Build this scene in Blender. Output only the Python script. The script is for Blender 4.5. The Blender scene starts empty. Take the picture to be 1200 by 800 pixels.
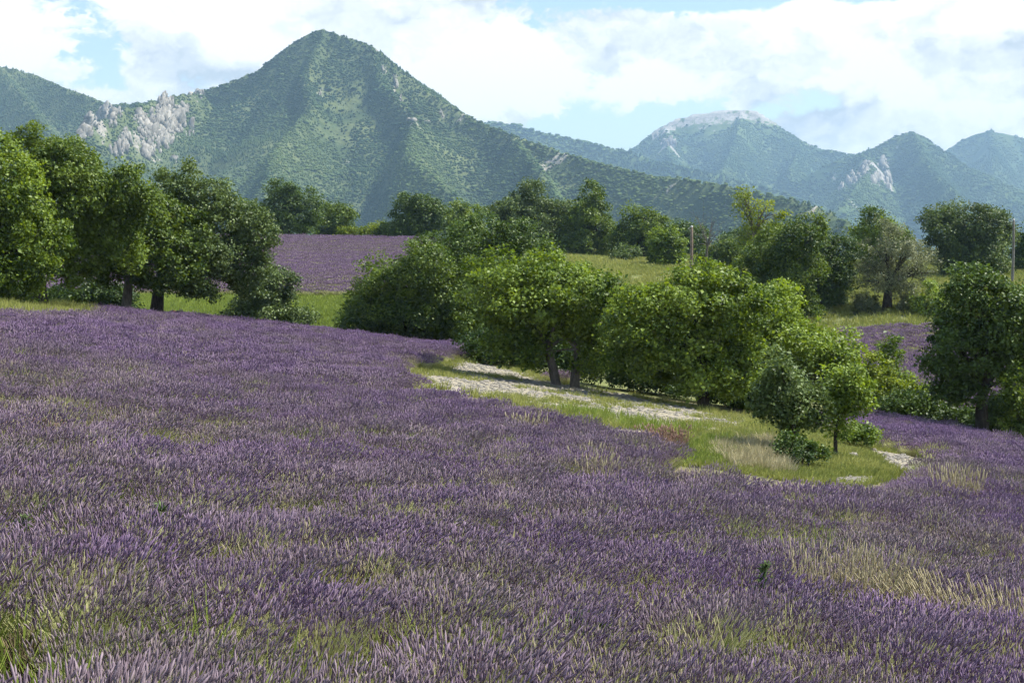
import bpy, math
import numpy as np
from math import radians, sin, cos, atan

# ------------------------------------------------------------------ camera, world, sun, exposure
S = bpy.context.scene
COL = S.collection
FPX = 50.0 / 36.0 * 1200.0                 # focal length in photo pixels
PITCH = atan(110.0 / FPX)
cam_d = bpy.data.cameras.new('camera'); cam = bpy.data.objects.new('camera', cam_d); COL.objects.link(cam)
cam_d.lens = 50.0; cam_d.sensor_width = 36.0; cam_d.clip_start = 0.1; cam_d.clip_end = 60000
cam.location = (0, 0, 0); cam.rotation_euler = (radians(90) - PITCH, 0, 0)
S.camera = cam
SUN_AZ, SUN_EL = radians(80), radians(57)   # azimuth from +Y (view direction) towards +X
sun_d = bpy.data.lights.new('sun', 'SUN'); sun = bpy.data.objects.new('sun', sun_d); COL.objects.link(sun)
sun_d.energy = 5.0; sun_d.angle = radians(0.53); sun_d.color = (1.0, 0.95, 0.86)
sun.rotation_euler = (radians(90) - SUN_EL, 0, -SUN_AZ + math.pi)
SUN_DIR = np.array([cos(SUN_EL) * sin(SUN_AZ), cos(SUN_EL) * cos(SUN_AZ), sin(SUN_EL)])
S.view_settings.view_transform = 'Standard'; S.view_settings.look = 'None'
S.view_settings.exposure = 1.0; S.view_settings.gamma = 1.0; S.view_settings.use_curve_mapping = False
cy = S.cycles
cy.max_bounces = 6; cy.diffuse_bounces = 2; cy.glossy_bounces = 1; cy.transmission_bounces = 4
cy.transparent_max_bounces = 4; cy.volume_bounces = 0; cy.caustics_reflective = False; cy.caustics_refractive = False
cy.use_denoising = True; cy.denoiser = 'OPENIMAGEDENOISE'; cy.denoising_input_passes = 'RGB_ALBEDO_NORMAL'; cy.use_adaptive_sampling = True; cy.adaptive_threshold = 0.03; cy.sample_clamp_indirect = 4.0
S.render.use_persistent_data = False


def ray(u, v):
    """direction (x, 1, z) of the photo pixel (u, v) in the world, camera at the origin looking along +Y"""
    x = (u - 600.0) / FPX; z = (400.0 - v) / FPX
    yy = cos(PITCH) + z * sin(PITCH); zz = -sin(PITCH) + z * cos(PITCH)
    return np.array([x / yy, 1.0, zz / yy])

def P(u, v, d): return ray(u, v) * d

def to_px(x, y, z):
    f = y * cos(PITCH) - z * sin(PITCH); h = y * sin(PITCH) + z * cos(PITCH)
    return 600 + FPX * x / f, 400 - FPX * h / f


class NT:
    """small helper for node trees"""
    def __init__(s, tree): s.t = tree; s.n = tree.nodes; s.l = tree.links
    def node(s, typ, **kw):
        n = s.n.new(typ)
        for k, v in kw.items(): setattr(n, k, v)
        return n
    def put(s, sock, v):
        if isinstance(v, bpy.types.NodeSocket): s.l.new(v, sock)
        elif v is not None:
            if hasattr(sock.default_value, '__len__') and not hasattr(v, '__len__'): v = (v,) * len(sock.default_value)
            if hasattr(sock.default_value, '__len__') and len(sock.default_value) == 4 and len(v) == 3: v = tuple(v) + (1.0,)
            sock.default_value = v
    def math(s, op, a, b=None, c=None, clamp=False):
        n = s.node('ShaderNodeMath', operation=op, use_clamp=clamp)
        for i, q in enumerate((a, b, c)): s.put(n.inputs[i], q) if q is not None else None
        return n.outputs[0]
    def vmath(s, op, a, b=None):
        n = s.node('ShaderNodeVectorMath', operation=op); s.put(n.inputs[0], a)
        if b is not None:
            if op == 'SCALE': s.put(n.inputs['Scale'], b)
            else: s.put(n.inputs[1], b)
        return n.outputs['Value'] if op in ('LENGTH', 'DOT_PRODUCT') else n.outputs['Vector']
    def noise(s, vec, scale, detail=4, rough=0.55, out='Fac', dist=0.0):
        n = s.node('ShaderNodeTexNoise'); s.put(n.inputs['Vector'], vec); s.put(n.inputs['Scale'], scale)
        n.inputs['Detail'].default_value = detail; n.inputs['Roughness'].default_value = rough; n.inputs['Distortion'].default_value = dist
        return n.outputs[out]
    def ramp(s, v, a, b, lo=0.0, hi=1.0, smooth=True):
        n = s.node('ShaderNodeMapRange', interpolation_type='SMOOTHSTEP' if smooth else 'LINEAR')
        s.put(n.inputs['Value'], v)
        for k, q in zip(('From Min', 'From Max', 'To Min', 'To Max'), (a, b, lo, hi)): n.inputs[k].default_value = q
        return n.outputs[0]
    def mix(s, f, a, b):
        n = s.node('ShaderNodeMix', data_type='RGBA'); s.put(n.inputs[0], f); s.put(n.inputs[6], a); s.put(n.inputs[7], b)
        return n.outputs[2]
    def attr(s, name, typ='GEOMETRY', out='Fac'):
        n = s.node('ShaderNodeAttribute', attribute_name=name, attribute_type=typ); return n.outputs[out]


# world: physical sky with broken fair-weather cumulus spread over it by direction
W = bpy.data.worlds.new('World'); S.world = W; W.use_nodes = True
w = NT(W.node_tree); w.n.clear()
sky = w.node('ShaderNodeTexSky', sky_type='NISHITA', sun_disc=False)
sky.sun_elevation = SUN_EL; sky.sun_rotation = SUN_AZ; sky.air_density = 1.0; sky.dust_density = 0.6; sky.ozone_density = 1.0
dirv = w.node('ShaderNodeTexCoord').outputs['Generated']
pz = w.node('ShaderNodeMapping'); w.put(pz.inputs['Vector'], dirv); pz.inputs['Scale'].default_value = (1.0, 1.0, 1.55)
pz.inputs['Location'].default_value = (0.31, 0.0, 0.12)
wv = w.noise(pz.outputs[0], 13.0, 6, 0.62, 'Color')
wv = w.vmath('SCALE', w.vmath('SUBTRACT', wv, (0.5, 0.5, 0.5)), 0.13)
pw = w.vmath('ADD', pz.outputs[0], wv)
n1 = w.noise(pw, 8.0, 9, 0.55)
n2 = w.noise(w.vmath('ADD', pw, (0.014, 0.0, 0.035)), 8.0, 5, 0.5)
# where the photographed sky is open or thickly clouded: (u, v, half width, half height, amount)
BLOBS = [(88, 50, 75, 60, -.17), (700, 140, 110, 50, -.13), (835, -5, 120, 22, -.2), (965, 95, 55, 45, -.15), (1015, -6, 45, 20, -.2),
         (650, 160, 60, 25, -.06), (800, 105, 90, 30, .10), (20, 35, 60, 60, .12), (250, 60, 150, 90, .08), (870, 55, 120, 45, .16), (1000, 40, 90, 60, .12),
         (480, 70, 160, 90, .12), (710, 60, 110, 45, .12), (1130, 70, 110, 70, .13), (1000, 148, 90, 22, .15), (1170, 145, 70, 18, .13)]
acc = None
for (bu, bv, ru, rv, am) in BLOBS:
    c = ray(bu, bv); c = c / np.linalg.norm(c)
    q = w.vmath('MULTIPLY', w.vmath('SUBTRACT', dirv, tuple(c)), (FPX / ru / 1.5, 1.2, FPX / rv / 1.5))
    m = w.ramp(w.vmath('LENGTH', q), 0.0, 1.0, am, 0.0)
    acc = m if acc is None else w.math('ADD', acc, m)
sep = w.node('ShaderNodeSeparateXYZ'); w.put(sep.inputs[0], dirv)
upfade = w.ramp(sep.outputs['Z'], 0.16, 0.60, 0.03, -0.15)          # broken cloud closes up towards the horizon
dens = w.math('ADD', w.math('ADD', n1, acc), upfade)
cov = w.ramp(dens, 0.455, 0.515)
lit = w.math('ADD', w.math('MULTIPLY', w.math('SUBTRACT', n1, n2), 5.5), 0.92)
thick = w.ramp(dens, 0.56, 0.86, 0.0, 0.20)
lit = w.math('SUBTRACT', lit, thick, clamp=True)
ccol = w.mix(lit, (3.3, 3.7, 4.0), (6.6, 6.65, 6.65))
skyc = w.mix(cov, sky.outputs[0], ccol)
bg = w.node('ShaderNodeBackground'); w.put(bg.inputs['Color'], skyc); bg.inputs['Strength'].default_value = 0.10
W.cycles.sampling_method = 'NONE'
wo = w.node('ShaderNodeOutputWorld'); w.l.new(bg.outputs[0], wo.inputs['Surface'])

# ------------------------------------------------------------------ general helpers
def tag(o, label=None, cat=None, group=None, kind=None):
    for k, v in (('label', label), ('category', cat), ('group', group), ('kind', kind)):
        if v: o[k] = v
    return o

def build(name, verts, faces, mats, parent=None, loc=None, midx=None, attrs=None, smooth=False, link=True):
    """one mesh object; faces: list of integer arrays, each (n, 3) or (n, 4)"""
    me = bpy.data.meshes.new(name)
    verts = np.asarray(verts, np.float32)
    fs = [np.asarray(f, np.int32) for f in (faces if isinstance(faces, list) else [faces])]
    fs = [f for f in fs if len(f)]
    me.vertices.add(len(verts)); me.vertices.foreach_set('co', verts.ravel())
    tot = np.concatenate([np.full(len(f), f.shape[1], np.int32) for f in fs])
    lv = np.concatenate([f.ravel() for f in fs])
    me.loops.add(len(lv)); me.loops.foreach_set('vertex_index', lv)
    me.polygons.add(len(tot))
    st = np.zeros(len(tot), np.int32); st[1:] = np.cumsum(tot)[:-1]
    me.polygons.foreach_set('loop_start', st)
    try: me.polygons.foreach_set('loop_total', tot)
    except Exception: pass
    for m in (mats if isinstance(mats, (list, tuple)) else [mats]): me.materials.append(m)
    if midx is not None: me.polygons.foreach_set('material_index', np.asarray(midx, np.int32))
    if smooth: me.polygons.foreach_set('use_smooth', np.ones(len(tot), bool))
    for k, a in (attrs or {}).items():
        a = np.asarray(a, np.float32)
        if a.ndim == 2:
            at = me.attributes.new(k, 'FLOAT_VECTOR', 'POINT'); at.data.foreach_set('vector', a.ravel())
        else:
            at = me.attributes.new(k, 'FLOAT', 'POINT'); at.data.foreach_set('value', a)
    me.update(calc_edges=True)
    o = bpy.data.objects.new(name, me)
    if link: COL.objects.link(o)
    if parent is not None: o.parent = parent
    if loc is not None: o.location = loc
    return o

def empty(name, loc, label, cat, group=None):
    o = bpy.data.objects.new(name, None); COL.objects.link(o); o.location = loc; o.empty_display_size = 0.3
    return tag(o, label, cat, group)

def nrm(a): return a / np.maximum(np.linalg.norm(a, axis=-1, keepdims=True), 1e-9)

def hash2(i, j, s):
    q = np.sin(i * 127.1 + j * 311.7 + s * 74.7) * 43758.5453
    return q - np.floor(q)

def vnoise(x, y, s=0):
    x = np.asarray(x, float); y = np.asarray(y, float)
    i, j = np.floor(x), np.floor(y); f, g = x - i, y - j
    f = f * f * (3 - 2 * f); g = g * g * (3 - 2 * g)
    return (hash2(i, j, s) * (1 - f) + hash2(i + 1, j, s) * f) * (1 - g) + (hash2(i, j + 1, s) * (1 - f) + hash2(i + 1, j + 1, s) * f) * g

def fbm(x, y, s=0, o=4, r=0.5):
    t = 0; a = 1.0; n = 0
    for k in range(o):
        t = t + a * vnoise(x * 2 ** k + 17.3 * k, y * 2 ** k - 9.1 * k, s + k); n += a; a *= r
    return t / n

def ridged(x, y, s=0, o=4):
    t = 0; a = 1.0; n = 0
    for k in range(o):
        t = t + a * (1 - np.abs(2 * vnoise(x * 2 ** k + 31.7 * k, y * 2 ** k, s + k) - 1)); n += a; a *= 0.5
    return t / n

def inpoly(x, y, poly):
    x = np.asarray(x); y = np.asarray(y); r = np.zeros(x.shape, bool); n = len(poly)
    for i in range(n):
        x0, y0 = poly[i]; x1, y1 = poly[(i + 1) % n]
        c = ((y0 > y) != (y1 > y)) & (x < (x1 - x0) * (y - y0) / ((y1 - y0) if y1 != y0 else 1e-9) + x0)
        r ^= c
    return r

def polydist(x, y, poly):
    d = np.full(np.shape(x), 1e9); n = len(poly)
    for i in range(n):
        ax, ay = poly[i]; bx, by = poly[(i + 1) % n]
        t = np.clip(((x - ax) * (bx - ax) + (y - ay) * (by - ay)) / ((bx - ax) ** 2 + (by - ay) ** 2 + 1e-9), 0, 1)
        d = np.minimum(d, np.hypot(x - ax - t * (bx - ax), y - ay - t * (by - ay)))
    return d

# ------------------------------------------------------------------ materials
def new_mat(name):
    m = bpy.data.materials.new(name); m.use_nodes = True; t = NT(m.node_tree); t.n.clear()
    out = t.node('ShaderNodeOutputMaterial'); return m, t, out

def principled(t, out, col, rough=0.8, spec=0.3, normal=None):
    b = t.node('ShaderNodeBsdfPrincipled'); t.put(b.inputs['Base Color'], col); t.put(b.inputs['Roughness'], rough)
    b.inputs['Specular IOR Level'].default_value = spec
    if normal is not None: t.l.new(normal, b.inputs['Normal'])
    t.l.new(b.outputs[0], out.inputs['Surface']); return b

def bump(t, h, strength=0.5, dist=0.05):
    n = t.node('ShaderNodeBump'); t.put(n.inputs['Height'], h); n.inputs['Strength'].default_value = strength; n.inputs['Distance'].default_value = dist
    return n.outputs[0]

def hsv(t, col, h=0.5, s=1.0, v=1.0):
    n = t.node('ShaderNodeHueSaturation'); t.put(n.inputs['Color'], col); t.put(n.inputs['Hue'], h); t.put(n.inputs['Saturation'], s); t.put(n.inputs['Value'], v)
    return n.outputs[0]

def leaf_mat(name, dark, light, translucent=0.35, gloss=0.25):
    """foliage: each leaf carries its own 'tint' from 0 to 1; some of the light goes through the blade"""
    m, t, out = new_mat(name)
    tint = t.attr('tint'); col = t.mix(tint, dark, light)
    b = t.node('ShaderNodeBsdfPrincipled'); t.put(b.inputs['Base Color'], col); b.inputs['Roughness'].default_value = 0.5
    b.inputs['Specular IOR Level'].default_value = gloss
    tr = t.node('ShaderNodeBsdfTranslucent'); t.put(tr.inputs['Color'], hsv(t, col, 0.485, 1.15, 1.5))
    mx = t.node('ShaderNodeMixShader'); mx.inputs[0].default_value = translucent
    t.l.new(b.outputs[0], mx.inputs[1]); t.l.new(tr.outputs[0], mx.inputs[2]); t.l.new(mx.outputs[0], out.inputs['Surface'])
    return m

def blade_mat(name, a, b_, translucent=0.3, instance=True):
    """grass, stems and herb leaves: colour between a and b by blade and by tuft"""
    m, t, out = new_mat(name)
    f = t.attr('tint')
    if instance: f = t.math('ADD', t.math('MULTIPLY', f, 0.6), t.math('MULTIPLY', t.attr('itint', 'INSTANCER'), 0.55), clamp=True)
    col = t.mix(f, a, b_)
    d = t.node('ShaderNodeBsdfDiffuse'); t.put(d.inputs[0], col)
    tr = t.node('ShaderNodeBsdfTranslucent'); t.put(tr.inputs[0], col)
    mx = t.node('ShaderNodeMixShader'); mx.inputs[0].default_value = translucent
    t.l.new(d.outputs[0], mx.inputs[1]); t.l.new(tr.outputs[0], mx.inputs[2]); t.l.new(mx.outputs[0], out.inputs['Surface'])
    return m

def flower_mat():
    m, t, out = new_mat('lavender_flower')
    tone = t.attr('tint'); inst = t.attr('itint', 'INSTANCER')
    dull = t.mix(tone, (0.160, 0.122, 0.135), (0.41, 0.34, 0.345))
    rich = t.mix(tone, (0.138, 0.086, 0.170), (0.36, 0.250, 0.41))
    col = t.mix(inst, dull, rich)
    d = t.node('ShaderNodeBsdfDiffuse'); t.put(d.inputs[0], col)
    tr = t.node('ShaderNodeBsdfTranslucent'); t.put(tr.inputs[0], col)
    mx = t.node('ShaderNodeMixShader'); mx.inputs[0].default_value = 0.2
    t.l.new(d.outputs[0], mx.inputs[1]); t.l.new(tr.outputs[0], mx.inputs[2]); t.l.new(mx.outputs[0], out.inputs['Surface'])
    return m

def bark_mat(name, a, b_):
    m, t, out = new_mat(name)
    co = t.node('ShaderNodeTexCoord').outputs['Object']
    mp = t.node('ShaderNodeMapping'); t.put(mp.inputs[0], co); mp.inputs['Scale'].default_value = (1, 1, 0.22)
    n = t.noise(mp.outputs[0], 14, 6, 0.65); g = t.noise(co, 2.3, 3)
    col = t.mix(t.ramp(n, .3, .7), a, b_); col = t.mix(t.ramp(g, .5, .75, 0, .5), col, (0.12, 0.115, 0.085))
    principled(t, out, col, .9, .1, bump(t, n, .9, .05)); return m

def stone_mat(name, a, b_, scale=3.0):
    m, t, out = new_mat(name)
    co = t.node('ShaderNodeTexCoord').outputs['Object']
    n = t.noise(co, scale, 7, 0.65); q = t.noise(co, scale * 4.5, 5, .6)
    col = t.mix(t.ramp(n, .32, .68), a, b_); col = t.mix(t.ramp(q, .50, .70, 0, .65), col, (a[0] * .42, a[1] * .44, a[2] * .38))
    principled(t, out, col, .92, .1, bump(t, q, .6, .05)); return m

def ground_mat():
    m, t, out = new_mat('ground')
    co = t.node('ShaderNodeNewGeometry').outputs['Position']
    n = t.noise(co, .9, 6, .6); f = t.noise(co, 9, 5, .65); big = t.noise(co, .12, 4)
    soil = t.mix(t.ramp(f, .3, .7), (0.105, 0.085, 0.055), (0.20, 0.165, 0.11))
    soil = t.mix(t.ramp(n, .5, .7, 0, .55), soil, (0.16, 0.17, 0.08))
    mead = t.mix(t.ramp(n, .3, .7), (0.095, 0.125, 0.038), (0.175, 0.175, 0.075)); mead = t.mix(t.ramp(big, .45, .65, 0, .6), mead, (0.15, 0.165, 0.09))
    mead = t.mix(t.ramp(f, .45, .75, 0, .5), mead, (0.10, 0.12, 0.045))
    wood = t.mix(t.ramp(t.noise(co, .02, 6, .7), .35, .65), (0.035, 0.06, 0.025), (0.10, 0.13, 0.06))
    col = t.mix(t.attr('meadow'), soil, mead); col = t.mix(t.attr('far'), col, wood)
    principled(t, out, col, .95, .05, bump(t, f, .6, .04)); return m

def path_mat():
    m, t, out = new_mat('pale_stony_soil')
    co = t.node('ShaderNodeNewGeometry').outputs['Position']
    n = t.noise(co, 1.3, 5, .6); f = t.noise(co, 12, 5, .7)
    col = t.mix(t.ramp(f, .3, .7), (0.19, 0.17, 0.13), (0.34, 0.31, 0.245)); col = t.mix(t.ramp(n, .5, .68, 0, .6), col, (0.26, 0.24, 0.13))
    principled(t, out, col, .95, .05, bump(t, f, .8, .05)); return m

def mountain_mat(name, dark, light, rock, rough_scale=1.0):
    m, t, out = new_mat(name)
    co = t.node('ShaderNodeNewGeometry').outputs['Position']
    a = t.noise(co, .012 * rough_scale, 6, .62); f = t.noise(co, .09 * rough_scale, 4, .65); v = t.noise(co, .03, 5, .7)
    col = t.mix(t.ramp(a, .38, .62), dark, light); col = t.mix(t.ramp(f, .45, .8, 0, .5), col, tuple(c * .45 for c in dark))
    rk = t.math('ADD', t.attr('rock'), t.math('MULTIPLY', t.math('SUBTRACT', f, .5), .9))
    rk = t.math('ADD', rk, t.math('MULTIPLY', t.math('SUBTRACT', v, .5), .5))
    rc = t.mix(t.ramp(t.noise(co, .12 * rough_scale, 5, .7), .3, .7), tuple(c * .62 for c in rock), rock)
    col = t.mix(t.ramp(rk, .42, .56), col, rc)
    principled(t, out, col, .95, .05, bump(t, f, .9, 4.0)); return m

M = {}
M['flower'] = flower_mat()
M['stem'] = blade_mat('lavender_stem', (0.15, 0.185, 0.065), (0.56, 0.55, 0.28), .25)
M['grass'] = blade_mat('green_grass', (0.095, 0.150, 0.024), (0.27, 0.335, 0.07), .35)
M['meadow_blade'] = blade_mat('meadow_blade', (0.135, 0.185, 0.035), (0.40, 0.40, 0.130), .3)
M['straw'] = blade_mat('straw', (0.26, 0.23, 0.11), (0.55, 0.49, 0.31), .25)
M['straw_solo'] = blade_mat('straw_blade', (0.24, 0.20, 0.10), (0.58, 0.52, 0.34), .25, False)
M['herb_solo'] = blade_mat('herb_leaf', (0.055, 0.095, 0.035), (0.15, 0.20, 0.09), .3, False)
M['pink_solo'] = blade_mat('pink_herb', (0.20, 0.16, 0.08), (0.42, 0.26, 0.22), .3, False)
M['yellow_solo'] = blade_mat('yellow_herb', (0.22, 0.23, 0.06), (0.50, 0.44, 0.15), .3, False)
M['dead_solo'] = blade_mat('dead_wood_stem', (0.07, 0.055, 0.035), (0.20, 0.16, 0.10), .0, False)
M['bark'] = bark_mat('bark', (0.025, 0.021, 0.017), (0.085, 0.073, 0.06))
M['bark_pale'] = bark_mat('pale_bark', (0.075, 0.065, 0.055), (0.20, 0.18, 0.155))
M['limestone'] = stone_mat('limestone', (0.13, 0.122, 0.105), (0.33, 0.315, 0.275), .06)
M['stone'] = stone_mat('field_stone', (0.19, 0.175, 0.15), (0.34, 0.32, 0.28), 8)
M['wood_pole'] = bark_mat('weathered_wood', (0.16, 0.12, 0.09), (0.30, 0.24, 0.19))
M['wood_grey'] = bark_mat('grey_weathered_wood', (0.13, 0.125, 0.115), (0.25, 0.24, 0.22))
M['rust'] = stone_mat('rusty_iron', (0.14, 0.055, 0.025), (0.26, 0.10, 0.045), 20)
M['cap'] = stone_mat('pale_cap', (0.5, 0.5, 0.48), (0.66, 0.65, 0.62), 20)
LEAF = {
    'oak': leaf_mat('oak_leaf', (0.031, 0.064, 0.011), (0.165, 0.235, 0.040), .28),
    'walnut': leaf_mat('walnut_leaf', (0.040, 0.080, 0.013), (0.215, 0.300, 0.050), .32),
    'lime': leaf_mat('lime_leaf', (0.060, 0.105, 0.012), (0.25, 0.31, 0.036), .34),
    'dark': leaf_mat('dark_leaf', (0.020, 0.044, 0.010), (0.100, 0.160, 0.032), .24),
    'olive': leaf_mat('olive_leaf', (0.038, 0.066, 0.018), (0.140, 0.198, 0.062), .25),
    'grey': leaf_mat('grey_leaf', (0.085, 0.110, 0.050), (0.245, 0.265, 0.140), .25),
}

# ------------------------------------------------------------------ terrain
def plane_z(x, y): return -2.57 - 0.13 * x - 0.049 * y

CP = []
for yy in (-40, -15, 5, 20, 35, 48, 58):
    for xx in (-70, -45, -25, -12, 0, 12, 25, 45, 70):
        if yy == 58 and xx > 30: continue
        CP.append((xx, yy, plane_z(xx, yy)))
for (u, v, d) in [
    # crest of the near field and what drops away behind it
    (0, 370, 64), (100, 370, 69), (180, 377, 75), (300, 387, 82), (400, 399, 80), (520, 413, 82), (400, 404, 92), (520, 421, 92), (300, 392, 94), (180, 378, 92), (60, 368, 88), (-80, 360, 84),
    (400, 391, 103), (380, 352, 119), (250, 368, 106), (60, 350, 116), (-120, 345, 118), (500, 385, 108),
    # lavender slope far left
    (400, 345, 122), (320, 346, 121), (480, 343, 123), (150, 345, 122), (-100, 342, 122), (400, 280, 208), (320, 279, 210), (150, 277, 212), (-100, 274, 215), (500, 282, 205), (400, 309, 160), (150, 308, 162),
    # below and behind the middle trees
    (660, 455, 57), (825, 482, 54), (940, 500, 52), (620, 425, 85), (700, 440, 76), (820, 458, 72), (650, 345, 120), (740, 322, 140), (740, 305, 175), (850, 326, 140), (620, 300, 190), (860, 315, 165), (760, 302, 205), (620, 290, 225),
    # right
    (1020, 492, 66), (1100, 510, 60), (1200, 530, 55), (1300, 550, 52), (1040, 455, 85), (1190, 462, 84), (1300, 462, 88), (1040, 387, 113), (1190, 387, 114), (1320, 387, 115), (1040, 363, 125), (960, 382, 119), (1190, 365, 125),
    (1000, 332, 150), (1180, 326, 155), (1040, 312, 200), (1180, 310, 200), (1340, 312, 200),
    # shoulder, then the valley
    (400, 282, 255), (0, 278, 260), (700, 292, 260), (1000, 308, 260), (1300, 310, 260), (-300, 276, 250)]:
    CP.append(tuple(P(u, v, d)))
for d, z in ((340, -8), (420, -20), (560, -45), (760, -66)):
    for u in (-500, 0, 400, 800, 1200, 1700):
        p = P(u, 290, d); CP.append((p[0], p[1], z))
CP = np.array(CP)
_c = CP[:, :2] / 100.0
def _U(r2): return 0.5 * r2 * np.log(np.maximum(r2, 1e-12))
_n = len(CP)
_K = _U(((_c[:, None] - _c[None]) ** 2).sum(-1)) + 2e-4 * np.eye(_n)
_Q = np.hstack([np.ones((_n, 1)), _c])
_A = np.block([[_K, _Q], [_Q.T, np.zeros((3, 3))]])
_sol = np.linalg.solve(_A, np.concatenate([CP[:, 2], np.zeros(3)]))
def hz(x, y):
    """height of the ground at (x, y)"""
    x = np.asarray(x, float); y = np.asarray(y, float); sh = x.shape
    X = np.stack([x.ravel(), y.ravel()], 1) / 100.0
    out = np.empty(len(X))
    for i in range(0, len(X), 20000):
        q = X[i:i + 20000]
        out[i:i + 20000] = _U(((q[:, None] - _c[None]) ** 2).sum(-1)) @ _sol[:_n] + _sol[_n] + q @ _sol[_n + 1:]
    out = out.reshape(sh)
    near = np.clip(1 - (y - 20) / 60, 0.15, 1)
    out = out + near * 0.30 * (fbm(x * .11, y * .11, 3, 3) - .5) + 0.10 * (fbm(x * .45, y * .45, 8, 2) - .5)
    far = np.clip((y - 560) / 260, 0, 1); far = far * far * (3 - 2 * far)
    side = np.clip((np.abs(x) - 160 - 0.35 * np.maximum(y, 0)) / 300, 0, 1); side = side * side * (3 - 2 * side)
    b = np.maximum(far, side); base = np.where(y < 0, -10.0, -68.0)
    return out * (1 - b) + b * (base + 6 * (fbm(x * .004, y * .004, 5, 3) - .5))

def ground_at(u, v, dmin=5.0, dmax=300.0):
    """first point of the terrain that the photo pixel looks at"""
    r = ray(u, v); d = np.arange(dmin, dmax, 0.1)
    g = hz(r[0] * d, d); hit = np.nonzero(r[2] * d <= g)[0]
    k = hit[0] if len(hit) else len(d) - 1
    return np.array([r[0] * d[k], d[k], g[k]])

def ground_poly(pts): return [tuple(ground_at(u, v)[:2]) for u, v in pts]

PATH_PX = [(448, 451), (490, 436), (520, 424), (560, 422), (600, 430), (650, 450), (700, 458), (760, 468), (850, 486), (915, 492), (908, 516), (850, 514), (790, 510), (720, 504), (665, 492), (600, 474), (530, 461)]; PATH = ground_poly(PATH_PX)
ISLAND_PX = [(755, 531), (800, 515), (850, 505), (905, 497), (960, 507), (1010, 522), (1050, 533), (1095, 545), (1060, 556), (1000, 572), (960, 569), (900, 561), (850, 553), (800, 546)]; ISLAND = ground_poly(ISLAND_PX)
BARE = ground_poly([(1015, 527), (1050, 533), (1096, 545), (1060, 556), (1035, 545)])
BARE2 = ground_poly([(975, 563), (1005, 560), (1025, 562), (1000, 570), (980, 569)])
LEFTG = ground_poly([(-150, 358), (0, 362), (80, 368), (122, 374), (75, 384), (0, 380), (-150, 378)])
GAP = ground_poly([(108, 381), (180, 384), (252, 400), (242, 405), (170, 393), (108, 387)])
FIELD_LEFT = [tuple(P(*q)[:2]) for q in [(-160, 345, 121), (320, 347, 120), (400, 346, 121), (520, 344, 121), (520, 283, 203), (320, 279, 209), (-160, 276, 213)]]
FIELD_RIGHT = [tuple(P(*q)[:2]) for q in [(960, 458, 74), (985, 389, 112), (1095, 386, 114), (1320, 386, 115), (1330, 462, 72), (1090, 458, 73)]]
DM_U = [-400, 0, 80, 180, 300, 400, 520, 545, 600, 700, 860, 905, 940, 985, 1005, 1020, 1100, 1200, 1300, 1700]
DM_D = [62, 65, 70, 77, 88, 93, 93, 80, 66, 57, 47, 45, 48, 56, 63, 67, 60.5, 54.5, 50, 45]

def near_field(x, y, z):
    u, v = to_px(x, y, z); u2, v2 = to_px(x, y, z + .48)
    m = (y < np.interp(u, DM_U, DM_D)) & (y > 3.5)
    for pl in (PATH, ISLAND, LEFTG): m &= ~inpoly(x, y, pl)
    m &= polydist(x, y, ISLAND) > .45
    for pl in (PATH_PX, ISLAND_PX): m &= ~inpoly(u2, v2, pl)      # plants stand back so that their tops do not close over the track
    return m

# the ground: one sheet, fine where it is seen close by and stretched out to the foot of the mountains
gy = np.concatenate([np.array([-400, -150, -60, -30, -15]), np.arange(-5, 130, .6), np.arange(130, 300, 1.6), np.geomspace(302, 9000, 70)])
gx = np.arange(-60, 60.01, .7); gx = np.concatenate([-np.geomspace(6000, 62, 55), gx, np.geomspace(62, 6000, 55)])
GX, GY = np.meshgrid(gx, gy); GZ = hz(GX, GY)
nx, ny = len(gx), len(gy)
ii = (np.arange(ny - 1)[:, None] * nx + np.arange(nx - 1)[None]).ravel()
gq = np.stack([ii, ii + 1, ii + nx + 1, ii + nx], 1)
fx, fy, fz = GX.ravel(), GY.ravel(), GZ.ravel()
mead = 1.0 - near_field(fx, fy, fz) * 1.0
for pl in (FIELD_LEFT, FIELD_RIGHT): mead[inpoly(fx, fy, pl)] = 0.0
mead[(fy < 60) & (np.abs(fx) < 60) & ~inpoly(fx, fy, ISLAND) & ~inpoly(fx, fy, LEFTG)] *= 0.35
far = np.clip((np.maximum(fy, np.abs(fx) * 1.6) - 270) / 60, 0, 1)
tag(build('ground', np.stack([fx, fy, fz], 1), gq, ground_mat(), attrs={'meadow': mead, 'far': far}, smooth=True), 'sloping farmland soil and meadow under the lavender rows and trees', 'ground', kind='structure')

def drape(name, poly, lift, mat, label, step=.16, wob=.5):
    xs = [p[0] for p in poly]; ys = [p[1] for p in poly]
    ax = np.arange(min(xs) - 1, max(xs) + 1, step); ay = np.arange(min(ys) - 1, max(ys) + 1, step)
    X, Y = np.meshgrid(ax, ay); cxm = (X[:-1, :-1] + step / 2).ravel(); cym = (Y[:-1, :-1] + step / 2).ravel()
    ins = inpoly(cxm + wob * (fbm(cxm * .9, cym * .9, 4, 3) - .5) * 4, cym + wob * (fbm(cxm * .9, cym * .9, 14, 3) - .5) * 4, poly)
    n = len(ax); k = (np.arange(len(ay) - 1)[:, None] * n + np.arange(n - 1)[None]).ravel()[ins]
    q = np.stack([k, k + 1, k + n + 1, k + n], 1); used, inv = np.unique(q, return_inverse=True)
    vx, vy = X.ravel()[used], Y.ravel()[used]
    o = build(name, np.stack([vx, vy, hz(vx, vy) + lift + .02 * fbm(vx * 2, vy * 2, 7, 2)], 1), inv.reshape(q.shape), mat, smooth=True)
    return tag(o, label, 'path', kind='structure')

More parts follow.
